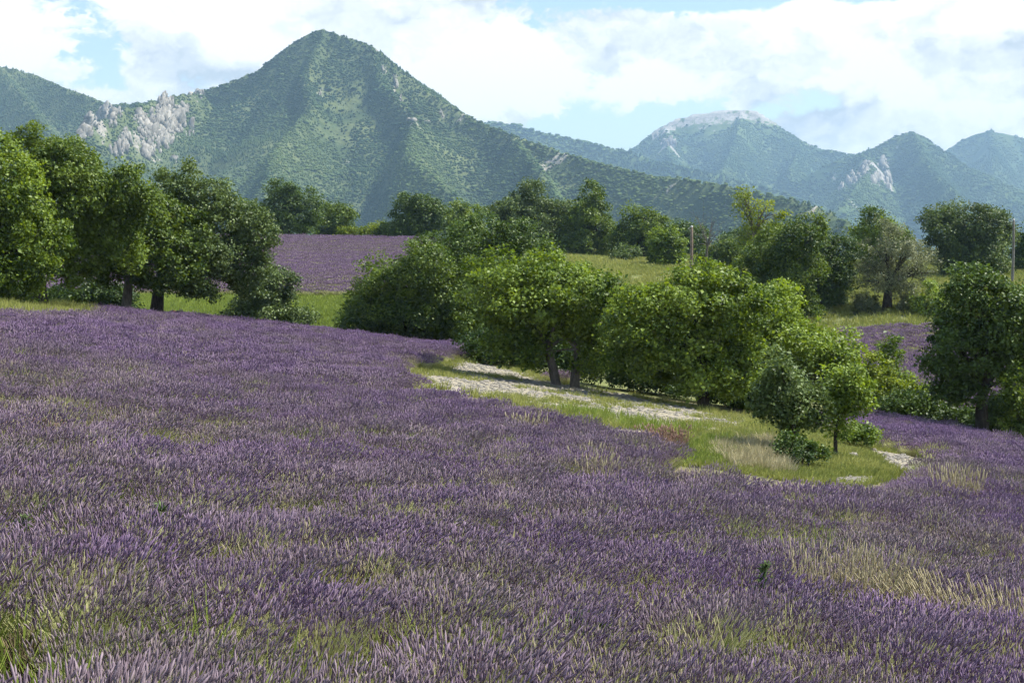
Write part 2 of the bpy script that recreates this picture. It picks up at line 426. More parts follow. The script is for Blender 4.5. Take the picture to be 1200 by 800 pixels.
PM = path_mat()
drape('dirt_path', PATH, .03, PM, 'pale stony dirt track in the shade below the middle walnut trees')
drape('bare_soil_patch', BARE, .03, PM, 'pointed strip of bare pale soil at the tip of the grassy island', .2, .2)
drape('bare_soil_patch', BARE2, .03, PM, 'small bare pale patch on the near edge of the grassy island', .2, .15)

# ------------------------------------------------------------------ mountains
def tents(X, Y, lines, slope, seed, base=-72.0, rough=1.0):
    """height of a mountain from its ridge lines; spurs and gullies run down the flanks"""
    H = np.full(X.shape, base - 200.0); D = np.full(X.shape, 1e9)
    wx = X + 150 * rough * (fbm(X * .0035 / rough, Y * .0035 / rough, seed, 4) - .5); wy = Y + 150 * rough * (fbm(X * .0035 / rough, Y * .0035 / rough, seed + 20, 4) - .5)
    for ln, sl in lines:
        pts = [P(*q) for q in ln]
        for a, b in zip(pts[:-1], pts[1:]):
            L2 = (b[0] - a[0]) ** 2 + (b[1] - a[1]) ** 2
            def dd(px, py):
                t = np.clip(((px - a[0]) * (b[0] - a[0]) + (py - a[1]) * (b[1] - a[1])) / L2, 0, 1)
                return np.hypot(px - a[0] - t * (b[0] - a[0]), py - a[1] - t * (b[1] - a[1])), a[2] + t * (b[2] - a[2])
            d0, z0 = dd(X, Y); d1, z1 = dd(wx, wy)
            k = np.clip(d0 / (170 * rough), 0, 1); d = d0 * (1 - k) + d1 * k
            h = z0 - sl * slope * (.72 * d + 105 * rough * (1 - np.exp(-d / (110 * rough))))     # steep under the crest, easing towards the foot
            H = np.maximum(H, h); D = np.minimum(D, d0)
    k = np.clip(D / (160 * rough), 0, 1)
    H = H + k * rough * (120 * (ridged(X * .0045 / rough, Y * .0045 / rough, seed + 5, 4) - .93) + 14 * (fbm(X * .02 / rough, Y * .02 / rough, seed + 9, 3) - .5))
    H = H + (1 - k) * 5 * (fbm(X * .03, Y * .03, seed + 2, 3) - .5)
    return np.maximum(H, base)

class Mountain:
    def __init__(s, x0, x1, y0, y1, step, lines, slope, seed, rough=1.0):
        s.x = np.arange(x0, x1 + step, step); s.y = np.arange(y0, y1 + step, step); s.step = step
        s.X, s.Y = np.meshgrid(s.x, s.y); s.Z = tents(s.X, s.Y, lines, slope, seed, rough=rough); s.rock = np.zeros(s.X.shape)
    def h(s, x, y):
        a = np.clip((np.asarray(x) - s.x[0]) / s.step, 0, len(s.x) - 1.001); b = np.clip((np.asarray(y) - s.y[0]) / s.step, 0, len(s.y) - 1.001)
        i = a.astype(int); j = b.astype(int); f = a - i; g = b - j; Z = s.Z
        return (Z[j, i] * (1 - f) + Z[j, i + 1] * f) * (1 - g) + (Z[j + 1, i] * (1 - f) + Z[j + 1, i + 1] * f) * g
    def at(s, arr, x, y):
        i = np.clip(((x - s.x[0]) / s.step).astype(int), 0, len(s.x) - 1); j = np.clip(((y - s.y[0]) / s.step).astype(int), 0, len(s.y) - 1)
        return arr[j, i]
    def cast(s, u, v):
        r = ray(u, v); d = np.arange(s.y[0], s.y[-1], s.step * .25); g = s.h(r[0] * d, d); k = np.nonzero(r[2] * d <= g)[0]
        if not len(k): k = [int(np.argmax(g / d))]
        d0 = d[k[0]]; return np.array([r[0] * d0, d0, g[k[0]]])
    def rocks(s, spots):
        for (u, v, ru, rv, am) in spots:
            p = s.cast(u, v); U, V = to_px(s.X, s.Y, s.Z)
            rx = ru * p[1] / FPX; ry = max(rv * p[1] / FPX * 2.2, rx * .5)
            s.rock = np.maximum(s.rock, am * np.exp(-((s.X - p[0]) / rx) ** 2 - ((s.Y - p[1]) / ry) ** 2))
    def make(s, name, mat, label):
        n = len(s.x); k = (np.arange(len(s.y) - 1)[:, None] * n + np.arange(n - 1)[None]).ravel()
        q = np.stack([k, k + 1, k + n + 1, k + n], 1)
        keep = (s.Z.ravel()[q] > -71.9).any(1); q = q[keep]
        o = build(name, np.stack([s.X.ravel(), s.Y.ravel(), s.Z.ravel()], 1), q, mat, attrs={'rock': s.rock.ravel()}, smooth=True)
        return tag(o, label, 'mountain', kind='structure')

M1 = Mountain(-1700, 1300, 1050, 3500, 10, [
    ([(-250, 60, 3300), (0, 76, 3050), (40, 86, 3000), (90, 108, 2900), (135, 121, 2800), (190, 117, 2720), (240, 104, 2650), (275, 92, 2620), (305, 80, 2600), (322, 66, 2600), (345, 49, 2600), (365, 38, 2600), (380, 34, 2600), (402, 40, 2580), (437, 53, 2550),
      (460, 72, 2500), (500, 105, 2450), (550, 135, 2350), (600, 157, 2250), (680, 183, 2100), (760, 203, 1950), (850, 213, 1800), (950, 236, 1650), (1010, 262, 1550), (1060, 290, 1500)], 1.0),
    ([(235, 106, 2500), (190, 113, 2380), (140, 128, 2250), (95, 150, 2150), (40, 190, 2000)], 1.05),
    ([(380, 34, 2600), (356, 84, 2460), (366, 122, 2310), (326, 168, 2080), (308, 220, 1800)], 1.25),
    ([(437, 53, 2550), (446, 96, 2410), (486, 132, 2250), (478, 178, 2000), (528, 222, 1720)], 1.25),
    ([(600, 157, 2250), (640, 205, 1900), (660, 240, 1600)], 1.2),
    ([(0, 78, 3050), (60, 150, 2600), (90, 200, 2200)], 1.15)], .60, 11)
M1.rocks([(115, 148, 24, 14, .56), (165, 160, 16, 22, .56), (195, 145, 26, 30, .58), (225, 112, 16, 8, .5), (180, 185, 30, 10, .45), (290, 195, 14, 10, .4), (376, 112, 5, 9, .8), (448, 82, 5, 9, .7), (464, 100, 5, 9, .7), (470, 118, 5, 5, .7),
          (485, 142, 16, 4, .75), (518, 138, 6, 9, .7), (540, 138, 14, 7, .55), (550, 166, 10, 4, .5), (615, 165, 40, 9, .45), (650, 190, 46, 7, .60), (410, 185, 12, 9, .45), (440, 60, 8, 5, .5), (470, 78, 10, 7, .45), (700, 200, 40, 12, .38), (780, 225, 60, 14, .42), (870, 235, 60, 14, .45), (950, 250, 60, 14, .48), (405, 190, 8, 8, .5), (90, 120, 20, 4, .35), (255, 182, 8, 6, .4)])
M2 = Mountain(-700, 1900, 3600, 5900, 18, [([(430, 160, 5300), (520, 149, 5250), (580, 141, 5200), (620, 150, 5100), (650, 156, 5050), (680, 163, 5000), (720, 172, 4900), (770, 187, 4700), (850, 205, 4500), (950, 235, 4300), (1000, 262, 4200)], 1.0)], .55, 31, 1.4)
M3 = Mountain(200, 3000, 4300, 7300, 13, [
    ([(660, 215, 6300), (700, 200, 6250), (742, 175, 6200), (768, 152, 6200), (790, 139, 6200), (810, 134, 6200), (835, 130, 6200), (870, 128, 6200), (888, 130, 6200), (903, 139, 6200), (920, 153, 6150), (940, 166, 6100), (962, 173, 6000), (990, 178, 5900), (1040, 192, 5700), (1100, 215, 5500)], 1.0),
    ([(870, 128, 6200), (860, 170, 5600), (845, 205, 5000)], 1.1), ([(780, 145, 6200), (785, 185, 5500), (790, 210, 5000)], 1.1), ([(940, 166, 6100), (925, 200, 5300)], 1.1)], .60, 41, 1.5)
_top = P(870, 128, 6200)[2]; _st = 17.0; _k = np.clip((M3.Z - (_top - 95)) / 25, 0, 1); _ph = M3.Z / _st + .35 * fbm(M3.X * .004, M3.Y * .004, 3, 2); _fr = _ph - np.floor(_ph)
M3.Z = M3.Z + _k * _st * .8 * (np.clip((_fr - .55) / .3, 0, 1) - _fr)          # ledges of the summit cliffs
_u3, _v3 = to_px(M3.X, M3.Y, M3.Z); _cr = np.broadcast_to(M3.Z.max(0)[None], M3.Z.shape); _uc = np.interp(_u3, [762, 785, 895, 912], [0, 1, 1, 0])
M3.rock = _uc * np.clip(1 - (_cr - M3.Z - 34) / 22, 0, 1) * (.50 + .40 * (_fr > .45)) * (.75 + .5 * fbm(M3.X * .012, M3.Y * .03, 9, 3))
M3.rocks([(800, 141, 40, 7, .5), (850, 137, 50, 9, .55), (890, 139, 30, 8, .5), (785, 141, 26, 3, .5), (815, 135, 26, 3, .55), (850, 132, 36, 4, .6), (885, 134, 24, 4, .55), (905, 144, 14, 4, .6), (768, 160, 8, 6, .7), (785, 170, 20, 8, .8), (840, 140, 60, 4, .5), (945, 170, 12, 4, .55), (960, 175, 10, 4, .45)])
M4 = Mountain(700, 3100, 3300, 6300, 18, [
    ([(930, 215, 5200), (965, 192, 5200), (985, 183, 5200), (1005, 178, 5200), (1022, 171, 5200), (1045, 159, 5200), (1058, 154, 5200), (1068, 151, 5200), (1085, 159, 5200), (1110, 176, 5200), (1140, 200, 5100), (1180, 222, 5000), (1250, 246, 4900), (1350, 258, 4700)], 1.0),
    ([(1005, 178, 5200), (1022, 188, 4700), (1008, 212, 4300), (985, 243, 3900)], 1.15), ([(1068, 151, 5200), (1090, 195, 4600), (1120, 225, 4100)], 1.15)], .58, 51, 1.4)
M4.rocks([(1012, 200, 16, 12, .85), (1035, 208, 12, 16, .9), (985, 222, 14, 10, .7), (1000, 240, 14, 8, .6), (978, 208, 8, 4, .6), (1020, 240, 20, 8, .45), (1052, 172, 4, 10, .5), (1072, 172, 5, 9, .45), (1008, 182, 10, 5, .5), (1040, 245, 30, 8, .4)])
M5 = Mountain(1500, 4300, 5200, 7900, 22, [([(1050, 215, 6800), (1080, 190, 6800), (1110, 174, 6800), (1128, 162, 6800), (1145, 155, 6800), (1162, 152, 6800), (1185, 156, 6800), (1205, 162, 6800), (1260, 150, 6800), (1340, 140, 6800), (1450, 190, 6800)], 1.0),
                                           ([(1162, 152, 6800), (1165, 195, 6000)], 1.1), ([(1260, 150, 6800), (1250, 200, 5900)], 1.1)], .55, 61, 1.5)
M5.rocks([(1170, 172, 8, 3, .6), (1185, 200, 20, 5, .5), (1175, 245, 20, 5, .4)])
MM1 = mountain_mat('near_mountain_slope', (0.055, 0.082, 0.034), (0.115, 0.14, 0.058), (0.33, 0.31, 0.265))
MM2 = mountain_mat('far_mountain_slope', (0.045, 0.080, 0.030), (0.105, 0.145, 0.055), (0.36, 0.345, 0.31), .6)
M1.make('mountain', MM1, 'big green pointed mountain rising behind the trees with a long right shoulder')
M2.make('mountain', MM2, 'low dark blue wooded ridge showing behind the big mountain shoulder')
M3.make('mountain', MM2, 'flat topped mountain with a pale cliff band along its summit')
M4.make('mountain', MM2, 'dark pointed peak right of the flat topped mountain with a rocky foot')
M5.make('mountain', MM2, 'rounded far mountain at the right edge of the sky')

# ------------------------------------------------------------------ scattering of uncountable growth (geometry nodes on a cloud of points)
def scatter(name, pos, rot, scl, idx, templates, itint, label, cat):
    tc = bpy.data.collections.new(name + '_kinds')
    for k, o in enumerate(templates):
        o.name = '%s_kind_%02d' % (name, k); tc.objects.link(o)
    me = bpy.data.meshes.new(name); n = len(pos)
    me.vertices.add(n); me.vertices.foreach_set('co', np.asarray(pos, np.float32).ravel())
    for k, a in (('rot', rot), ('scl', scl)):
        at = me.attributes.new(k, 'FLOAT_VECTOR', 'POINT'); at.data.foreach_set('vector', np.asarray(a, np.float32).ravel())
    at = me.attributes.new('kindix', 'INT', 'POINT'); at.data.foreach_set('value', np.asarray(idx, np.int32))
    at = me.attributes.new('itint', 'FLOAT', 'POINT'); at.data.foreach_set('value', np.asarray(itint, np.float32))
    o = bpy.data.objects.new(name, me); COL.objects.link(o); tag(o, label, cat, kind='stuff')
    g = bpy.data.node_groups.new(name + '_scatter', 'GeometryNodeTree')
    g.interface.new_socket('Geometry', in_out='INPUT', socket_type='NodeSocketGeometry'); g.interface.new_socket('Geometry', in_out='OUTPUT', socket_type='NodeSocketGeometry')
    N, L = g.nodes, g.links
    gi = N.new('NodeGroupInput'); go = N.new('NodeGroupOutput'); ip = N.new('GeometryNodeInstanceOnPoints'); ci = N.new('GeometryNodeCollectionInfo')
    ci.inputs['Collection'].default_value = tc; ci.inputs['Separate Children'].default_value = True; ci.inputs['Reset Children'].default_value = True
    def na(nm, ty):
        q = N.new('GeometryNodeInputNamedAttribute'); q.data_type = ty; q.inputs['Name'].default_value = nm; return q.outputs['Attribute']
    L.new(gi.outputs[0], ip.inputs['Points']); L.new(ci.outputs[0], ip.inputs['Instance']); ip.inputs['Pick Instance'].default_value = True
    L.new(na('kindix', 'INT'), ip.inputs['Instance Index']); L.new(na('rot', 'FLOAT_VECTOR'), ip.inputs['Rotation']); L.new(na('scl', 'FLOAT_VECTOR'), ip.inputs['Scale'])
    L.new(ip.outputs[0], go.inputs[0])
    md = o.modifiers.new('scatter', 'NODES'); md.node_group = g
    return o

def ico(sub=1):
    import bmesh
    b = bmesh.new(); bmesh.ops.create_icosphere(b, subdivisions=sub, radius=1.0)
    v = np.array([q.co[:] for q in b.verts]); f = np.array([[q.index for q in p.verts] for p in b.faces]); b.free(); return v, f

# wooded slopes
def wood_mat(name, a, b_):
    m, t, out = new_mat(name); f = t.attr('itint', 'INSTANCER'); q = t.attr('tint')
    col = t.mix(t.math('ADD', t.math('MULTIPLY', f, .8), t.math('MULTIPLY', q, .3), clamp=True), a, b_)
    d = t.node('ShaderNodeBsdfDiffuse'); t.put(d.inputs[0], col); t.l.new(d.outputs[0], out.inputs['Surface']); return m
WM = wood_mat('hillside_wood', (0.030, 0.060, 0.028), (0.115, 0.160, 0.058))
def wood_kinds(n, seed):
    r = np.random.default_rng(seed); out = []
    for k in range(n):
        v, f = ico(2 if k % 2 else 1); q = v.copy(); lump = 1 + .28 * (r.random(len(v)) - .5) * 2
        q *= lump[:, None]; conif = k % 3 == 0
        if conif: hgt = (v[:, 2] + 1) / 2; q[:, :2] *= (1.05 - .85 * hgt)[:, None] * .75; q[:, 2] = q[:, 2] * .95 + .7
        else: q[:, 2] = q[:, 2] * .75 + .55
        out.append(build('k', q, f, WM, attrs={'tint': r.random(len(v))}, link=False))
    return out

def woods(name, mt, n, size, seed, label, umax=1330, rockcut=.33):
    r = np.random.default_rng(seed)
    x = r.uniform(mt.x[0], mt.x[-1], n); y = r.uniform(mt.y[0], mt.y[-1], n); z = mt.h(x, y)
    u, v = to_px(x, y, z)
    e = 25.0; ny_ = (mt.h(x, y + e) - mt.h(x, y - e)) / (2 * e)
    facing = (ny_ > z / y - .12)
    keep = (z > -66) & (u > -120) & (u < umax) & facing & (v < 300)
    rk = mt.at(mt.rock, x, y) + .5 * (fbm(x * .03, y * .03, 77, 3) - .5)
    keep &= (rk < rockcut + .25 * r.random(n)) & ((fbm(x * .011, y * .011, seed + 40, 3) + .10 * r.normal(0, 1, n)) < .71)
    x, y, z = x[keep], y[keep], z[keep]; m = len(x)
    s = size * np.exp(r.normal(0, .32, m)); big = .55 * fbm(x * .0022, y * .0022, seed, 3) + .45 * fbm(x * .009, y * .009, seed + 1, 3)
    pine = (fbm(x * .004 + 9, y * .004, seed + 3, 3) + .25 * (r.random(m) - .5)) > .64
    idx = np.where(pine, r.integers(0, 2, m) * 3, np.array([1, 2, 4, 5])[r.integers(0, 4, m)])
    tint = np.clip((big - .5) * 3.4 + .46 + .20 * r.normal(0, 1, m) - .25 * pine, 0, 1)
    scatter(name, np.stack([x, y, z], 1), np.stack([0 * x, 0 * x, r.uniform(0, 6.3, m)], 1), np.stack([s, s, s * np.where(pine, 1.0, .72)], 1), idx, wood_kinds(6, seed), tint, label, 'forest')
woods('forest', M1, 850000, 1.75, 5, 'dense green wood covering the big pointed mountain')
woods('forest', M2, 130000, 4.5, 6, 'blue green wood on the low ridge behind the mountain shoulder')
woods('forest', M3, 220000, 4.2, 7, 'wood on the flanks of the flat topped mountain', rockcut=.08)
woods('forest', M4, 240000, 3.8, 8, 'dark wood on the pointed peak at the right')
woods('forest', M5, 130000, 5.0, 9, 'wood on the rounded far mountain at the right edge')

# limestone outcrops: steep jagged ribs standing out of the slopes
def shard_set(n, seed):
    """angular blocks: convex hulls of scattered points, pinched towards the top"""
    import bmesh
    r = np.random.default_rng(seed); out = []
    for _ in range(n):
        p = r.uniform(-1, 1, (22, 3)); p[:, :2] *= (1.0 - .60 * np.clip(p[:, 2:3], -.2, 1)); b = bmesh.new()
        for q in p: b.verts.new(q)
        h = bmesh.ops.convex_hull(b, input=b.verts); bmesh.ops.delete(b, geom=list({q for q in h['geom_interior'] if isinstance(q, bmesh.types.BMVert)}), context='VERTS')
        b.verts.index_update(); out.append((np.array([q.co[:] for q in b.verts]), np.array([[q.index for q in f.verts] for f in b.faces]))); b.free()
    return out
SHARDS = shard_set(24, 4)
def outcrop(mt, ribs, seed, label):
    r = np.random.default_rng(seed); root = None; yaw = r.uniform(-.5, .5)
    for (u, v, wpx, hpx, lean) in ribs:
        base = mt.cast(u, v); k = base[1] / FPX; VV, FF = [], []; n0 = 0
        if root is None: org = base; root = empty('rock_outcrop', tuple(base), label, 'rock outcrop', 'limestone outcrops on the mountains')
        for j in range(int(np.clip(wpx * hpx / 11, 5, 70))):
            rr = r.random() ** .6; th = r.uniform(0, 6.283); dv = rr * np.sin(th) * hpx * .5; p = mt.cast(u + rr * np.cos(th) * wpx * .5 - lean * dv, v + dv); p = p if abs(p[1] - base[1]) < 260 else base + np.array([0, 0, r.uniform(0, .35) * hpx * k])
            vs, f = SHARDS[r.integers(0, len(SHARDS))]; e = np.exp(r.normal(0, .35)) * (1.15 - .5 * rr); w_ = min(wpx * .30, 3.4) * k * e; h_ = min(hpx * .42, 5.4) * k * e * r.uniform(.7, 1.2)
            q = vs * np.array([w_, w_ * .5, h_]); ya = yaw + r.normal(0, .22); c_, s_ = np.cos(ya), np.sin(ya); q = np.stack([q[:, 0] * c_ - q[:, 1] * s_, q[:, 0] * s_ + q[:, 1] * c_, q[:, 2]], 1)
            q[:, 0] += (lean * .7 + r.normal(0, .12)) * q[:, 2]; q[:, 1] += .25 * q[:, 2]; q[:, 2] += h_ * .30
            VV.append(q + p - org); FF.append(f + n0); n0 += len(vs)
        build('rock', np.concatenate(VV), np.concatenate(FF), M['limestone'], root)['kind'] = 'stuff'
    return root
outcrop(M1, [(104, 148, 26, 32, .5), (122, 138, 20, 26, .4), (97, 158, 16, 20, .5), (136, 136, 14, 16, .3)], 1, 'slanting pale limestone slab at the left end of the rocky spur')
outcrop(M1, [(145, 168, 16, 34, .15), (134, 178, 12, 14, .1)], 2, 'pale limestone fang below the middle of the rocky spur')
outcrop(M1, [(194, 116, 12, 24, .1), (188, 122, 8, 16, 0), (200, 124, 12, 14, 0)], 3, 'grey rock tower breaking the skyline above the rocky spur')
outcrop(M1, [(190, 140, 30, 34, .2), (174, 154, 24, 30, .2), (206, 146, 22, 28, .1), (190, 166, 24, 28, .2), (172, 178, 16, 18, .1), (214, 130, 14, 20, 0), (164, 140, 16, 18, .2)], 4, 'broad jagged limestone face under the rock tower')
outcrop(M1, [(230, 109, 16, 7, 0), (237, 112, 9, 9, 0)], 5, 'low pale rocks on the crest right of the rock tower')
outcrop(M1, [(139, 134, 8, 10, .2), (132, 148, 9, 12, .3), (222, 155, 10, 12, .2), (204, 188, 9, 6, 0)], 6, 'scattered small limestone blocks between the pale slabs')
outcrop(M1, [(376, 113, 4, 14, .2)], 7, 'thin pale rock streak alone on the face below the summit')
outcrop(M1, [(449, 82, 4, 14, -.2), (464, 99, 5, 13, -.1), (470, 117, 4, 7, 0)], 8, 'three thin pale rock streaks right of the summit')
outcrop(M1, [(481, 142, 9, 4, 0), (501, 144, 8, 4, 0), (517, 138, 5, 11, 0)], 9, 'low white rock bands on the right flank of the big mountain')
outcrop(M4, [(1012, 200, 16, 20, .3), (1000, 210, 12, 16, .3), (1034, 198, 14, 18, .1), (1040, 212, 10, 20, 0), (1026, 212, 12, 16, .2), (986, 222, 10, 12, .3)], 10, 'pale craggy rock face at the foot of the dark pointed peak')
outcrop(M3, [(785, 170, 22, 9, .2), (770, 160, 8, 7, .3)], 11, 'white scar on the left flank of the flat topped mountain')

# ------------------------------------------------------------------ trees
def tube(pts, rad, sides=7):
    pts = np.asarray(pts, float); n = len(pts); rad = np.asarray(rad, float)
    d = nrm(np.gradient(pts, axis=0)); ref = np.where(np.abs(d[:, 2:3]) > .9, np.array([[1.0, 0, 0]]), np.array([[0, 0, 1.0]]))
    a = nrm(np.cross(d, ref)); b = np.cross(d, a); t = np.arange(sides) / sides * 2 * np.pi
    v = pts[:, None] + rad[:, None, None] * (np.cos(t)[None, :, None] * a[:, None] + np.sin(t)[None, :, None] * b[:, None])
    i = (np.arange(n - 1)[:, None] * sides + np.arange(sides)[None]).ravel(); j = (np.arange(n - 1)[:, None] * sides + (np.arange(sides)[None] + 1) % sides).ravel()
    return v.reshape(-1, 3), np.stack([i, j, j + sides, i + sides], 1)

class Geo:
    def __init__(s): s.v = []; s.f = []; s.n = 0; s.t = []
    def add(s, v, f, tint=None):
        s.v.append(v); s.f.append(np.asarray(f) + s.n); s.n += len(v); s.t.append(np.full(len(v), .5) if tint is None else tint)
    def make(s, name, mat, parent=None, loc=None, smooth=False):
        return build(name, np.concatenate(s.v), s.f, mat, parent, loc, attrs={'tint': np.concatenate(s.t)}, smooth=smooth)

def bez(a, b, c, n=6):
    t = np.linspace(0, 1, n)[:, None]; return (1 - t) ** 2 * a + 2 * t * (1 - t) * b + t * t * c

def leaves(r, centres, cr, per, size, cen, tint0, aspect=.72, flat=.75):
    """rhombic folded leaves spread through clumps round the given centres"""
    n = len(centres); m = n * per; c = np.repeat(centres, per, 0)
    off = r.normal(0, 1, (m, 3)); off *= (r.random((m, 1)) ** .45) / np.linalg.norm(off, axis=1, keepdims=True)
    off *= np.repeat(cr, per)[:, None] * np.array([1, 1, flat]); p = c + off
    outw = nrm(p - cen); nor = nrm(.55 * outw + np.array([0, 0, .55]) + .75 * r.normal(0, 1, (m, 3)))
    ax = nrm(np.cross(nor, r.normal(0, 1, (m, 3)))); by = np.cross(nor, ax)
    s = size * np.exp(r.normal(0, .28, m)); L = (ax * s[:, None]) * .5; Wd = by * (s * aspect * .5)[:, None]; fold = nor * (s * .10)[:, None]
    v = np.stack([p - L, p + Wd + fold, p + L, p - Wd + fold], 1).reshape(-1, 3)
    k = np.arange(m)[:, None] * 4; f = np.concatenate([k + np.array([[0, 1, 2]]), k + np.array([[0, 2, 3]])], 0)
    ti = np.clip(np.repeat(tint0, per) + .24 * r.normal(0, 1, m), 0, 1)
    return v, f, np.repeat(ti, 4)

TREES = []; DEBUG = False
def tree(name, label, d, base_u, boxes, leaf, seed, trunk=.18, lean=0.0, fork=.30, size=.19, density=1.0, clump=.55, bark='bark', cat='tree', group=None, sparse=0.0, multi=1, depth=.92, tint=.5, foot=None):
    """boxes: (u0, u1, v0, v1) of the crown's lobes in the photo, all standing at distance d (a 5th number moves a lobe back)"""
    if foot: d = float(ground_at(base_u, foot)[1])
    size *= .65; clump *= .90
    r = np.random.default_rng(seed); x0 = ray(base_u, 300)[0] * d; base = np.array([x0, d, float(hz(x0, d)) - .06])
    root = empty(name, tuple(base), label, cat, group)
    E = []
    for b in boxes:
        dd = d + (b[4] if len(b) > 4 else 0); k = dd / FPX
        c = P((b[0] + b[1]) / 2, (b[2] + b[3]) / 2, dd) - base; rx = (b[1] - b[0]) / 2 * k * 1.12; rz = (b[3] - b[2]) / 2 * k * 1.08; E.append((c, np.array([rx, min(rx, rz * 1.5) * depth, rz])))
    F = []
    for (c, R) in E:
        nl = 9; q = nrm(r.normal(0, 1, (nl, 3)) + np.array([0, 0, .25]))
        F += [(c + q[i] * R * r.uniform(.52, .76), R * r.uniform(.36, .56)) for i in range(nl)] + [(c, R * .55)]
    tops = max(c[2] + R[2] for c, R in E) / max(c[2] + R[2] for c, R in F)
    cs, lob = [], []; E0, E = E, F
    for ei, (c, R) in enumerate(E):
        area = 4 * np.pi * ((R[0] * R[1]) ** 1.6 / 3 + (R[0] * R[2]) ** 1.6 / 3 + (R[1] * R[2]) ** 1.6 / 3) ** (1 / 1.6)
        n = max(5, int(area / (clump * clump) * .56 * density)); q = nrm(r.normal(0, 1, (n, 3)))
        th = np.arctan2(q[:, 1], q[:, 0]); lump = .78 + .40 * fbm(th * 1.7 + 10, q[:, 2] * 2.6 + seed, seed + ei, 3)
        rad = (r.random(n) ** .33) * .5 + .5; rad = np.where(r.random(n) < .10, r.uniform(.25, .6, n), rad) * lump
        pts = c + q * rad[:, None] * R * .95; inside = np.zeros(n, bool)
        for ej, (c2, R2) in enumerate(E):
            if ej != ei: inside |= (((pts - c2) / (R2 * .72)) ** 2).sum(1) < 1
        pts = pts[~inside | (r.random(n) < .15)]
        cs.append(pts); lob.append(np.full(len(pts), r.normal(0, .12)))
    if DEBUG: print('TREE', seed, label[:30], 'ground row %.0f' % to_px(*(base + [0, 0, .06]))[1], 'lowest box', max(b[3] for b in boxes))
    cs = np.concatenate(cs); lob = np.concatenate(lob); gz = hz(cs[:, 0] + base[0], cs[:, 1] + base[1]) - base[2]; kk = cs[:, 2] > gz + .25; cs, lob = cs[kk], lob[kk]
    if sparse > 0: kk = ((fbm(cs[:, 0] * .8 + 5, cs[:, 2] * .8 + cs[:, 1] * .5, seed + 2, 2) > .5 * sparse) & (r.random(len(cs)) > sparse * .35)); cs, lob = cs[kk], lob[kk]
    top = max(c[2] + R[2] for c, R in E); cen = np.average([c for c, R in E], axis=0, weights=[R.prod() for c, R in E])
    # trunk, limbs and boughs that reach the leaf clumps
    g = Geo(); fk = max(.35, fork * top)
    stems = []
    for s in range(multi):
        sx = (s - (multi - 1) / 2) * trunk * 3.2; b0 = np.array([sx, r.uniform(-.1, .1) * multi, 0.0]); ft = np.array([sx * 1.8 + lean * fk, r.uniform(-.15, .15), fk])
        pts = bez(b0 - [0, 0, .25], (b0 + ft) / 2 + np.array([lean * .2 * fk, 0, 0]) + r.normal(0, .06, 3) * fk, ft, 7); rr = np.linspace(1.35, .85, 7) * trunk / multi ** .4; rr[0] *= 1.35
        g.add(*tube(pts, rr, 9)); stems.append((ft, trunk * .8 / multi ** .4))
    ncl = len(cs); nl = int(np.clip(ncl / 9, 4, 13)); pick = cs[r.choice(ncl, min(nl, ncl), replace=False)]
    limbs = []
    for k, tg in enumerate(pick):
        ft, tr = stems[k % len(stems)]; end = ft + (tg - ft) * .86
        pts = bez(ft - np.array([0, 0, .05]), ft + (end - ft) * .45 + np.array([0, 0, .18 * np.linalg.norm(end - ft)]), end, 7); lr = tr * r.uniform(.45, .7)
        g.add(*tube(pts, np.linspace(lr, lr * .3, 7), 6)); limbs.append((pts, lr))
    for tg in cs[r.choice(ncl, min(ncl, 46 if sparse < .5 else 90), replace=False)]:
        best = min(limbs, key=lambda q: np.linalg.norm(q[0][4] - tg)); k = r.integers(2, 6); a = best[0][k]; lr = best[1] * (1 - .1 * k) * .42
        pts = bez(a, (a + tg) / 2 + np.array([0, 0, .1 * np.linalg.norm(tg - a)]) + r.normal(0, .06, 3), tg, 5); g.add(*tube(pts, np.linspace(lr, max(.008, lr * .2), 5), 5))
    g.make('trunk' if cat == 'tree' else 'stem', M[bark], root, smooth=True)
    if leaf:
        crr = clump * np.exp(r.normal(0, .25, ncl)); per = int(np.clip(5.6 * (clump / size) ** 2 * (1 - .55 * sparse), 12, 190))
        t0 = np.clip(tint + lob + .30 * (fbm(cs[:, 0] * .45 + 3, cs[:, 2] * .45 + cs[:, 1] * .3, seed, 3) - .5) * 2 + .13 * r.normal(0, 1, ncl), 0, 1)
        v, f, ti = leaves(r, cs, crr, per, size, cen, t0); o = build('crown' if cat == 'tree' else 'foliage', v, f, LEAF[leaf], root, attrs={'tint': ti})
    TREES.append((root, name)); return root

GL, GM, GB, GR = 'trees at the left edge of the lavender', 'trees along the dirt track', 'trees far behind the fields', 'trees on the right'
# left group
tree('oak_tree', 'yellow green tree cut by the left edge of the photo', 62, -12, [(-95, 42, 168, 340), (-60, 58, 235, 352), (-80, 30, 150, 230)], 'walnut', 101, .2, .0, .28, .2, group=GL, tint=.42)
tree('oak_tree', 'tallest dark green tree of the left group with a thick black trunk', 67, 47, [(10, 112, 140, 265), (30, 150, 175, 310), (0, 100, 225, 345), (85, 165, 215, 325), (95, 180, 190, 290)], 'oak', 102, .32, -.05, .3, .2, group=GL)
tree('oak_tree', 'green tree with a pale leaning trunk between the tallest tree and the grey green one', 72, 145, [(115, 230, 208, 330), (100, 175, 255, 340), (150, 240, 230, 340)], 'oak', 103, .22, .12, .3, .2, group=GL, bark='bark_pale', tint=.42)
tree('almond_tree', 'wide grey green tree with twiggy right side and dark trunk in the left group', 74, 180, [(165, 262, 208, 335), (215, 305, 220, 330), (190, 300, 265, 350), (245, 318, 245, 350)], 'olive', 104, .30, .1, .26, .19, density=.95, group=GL)
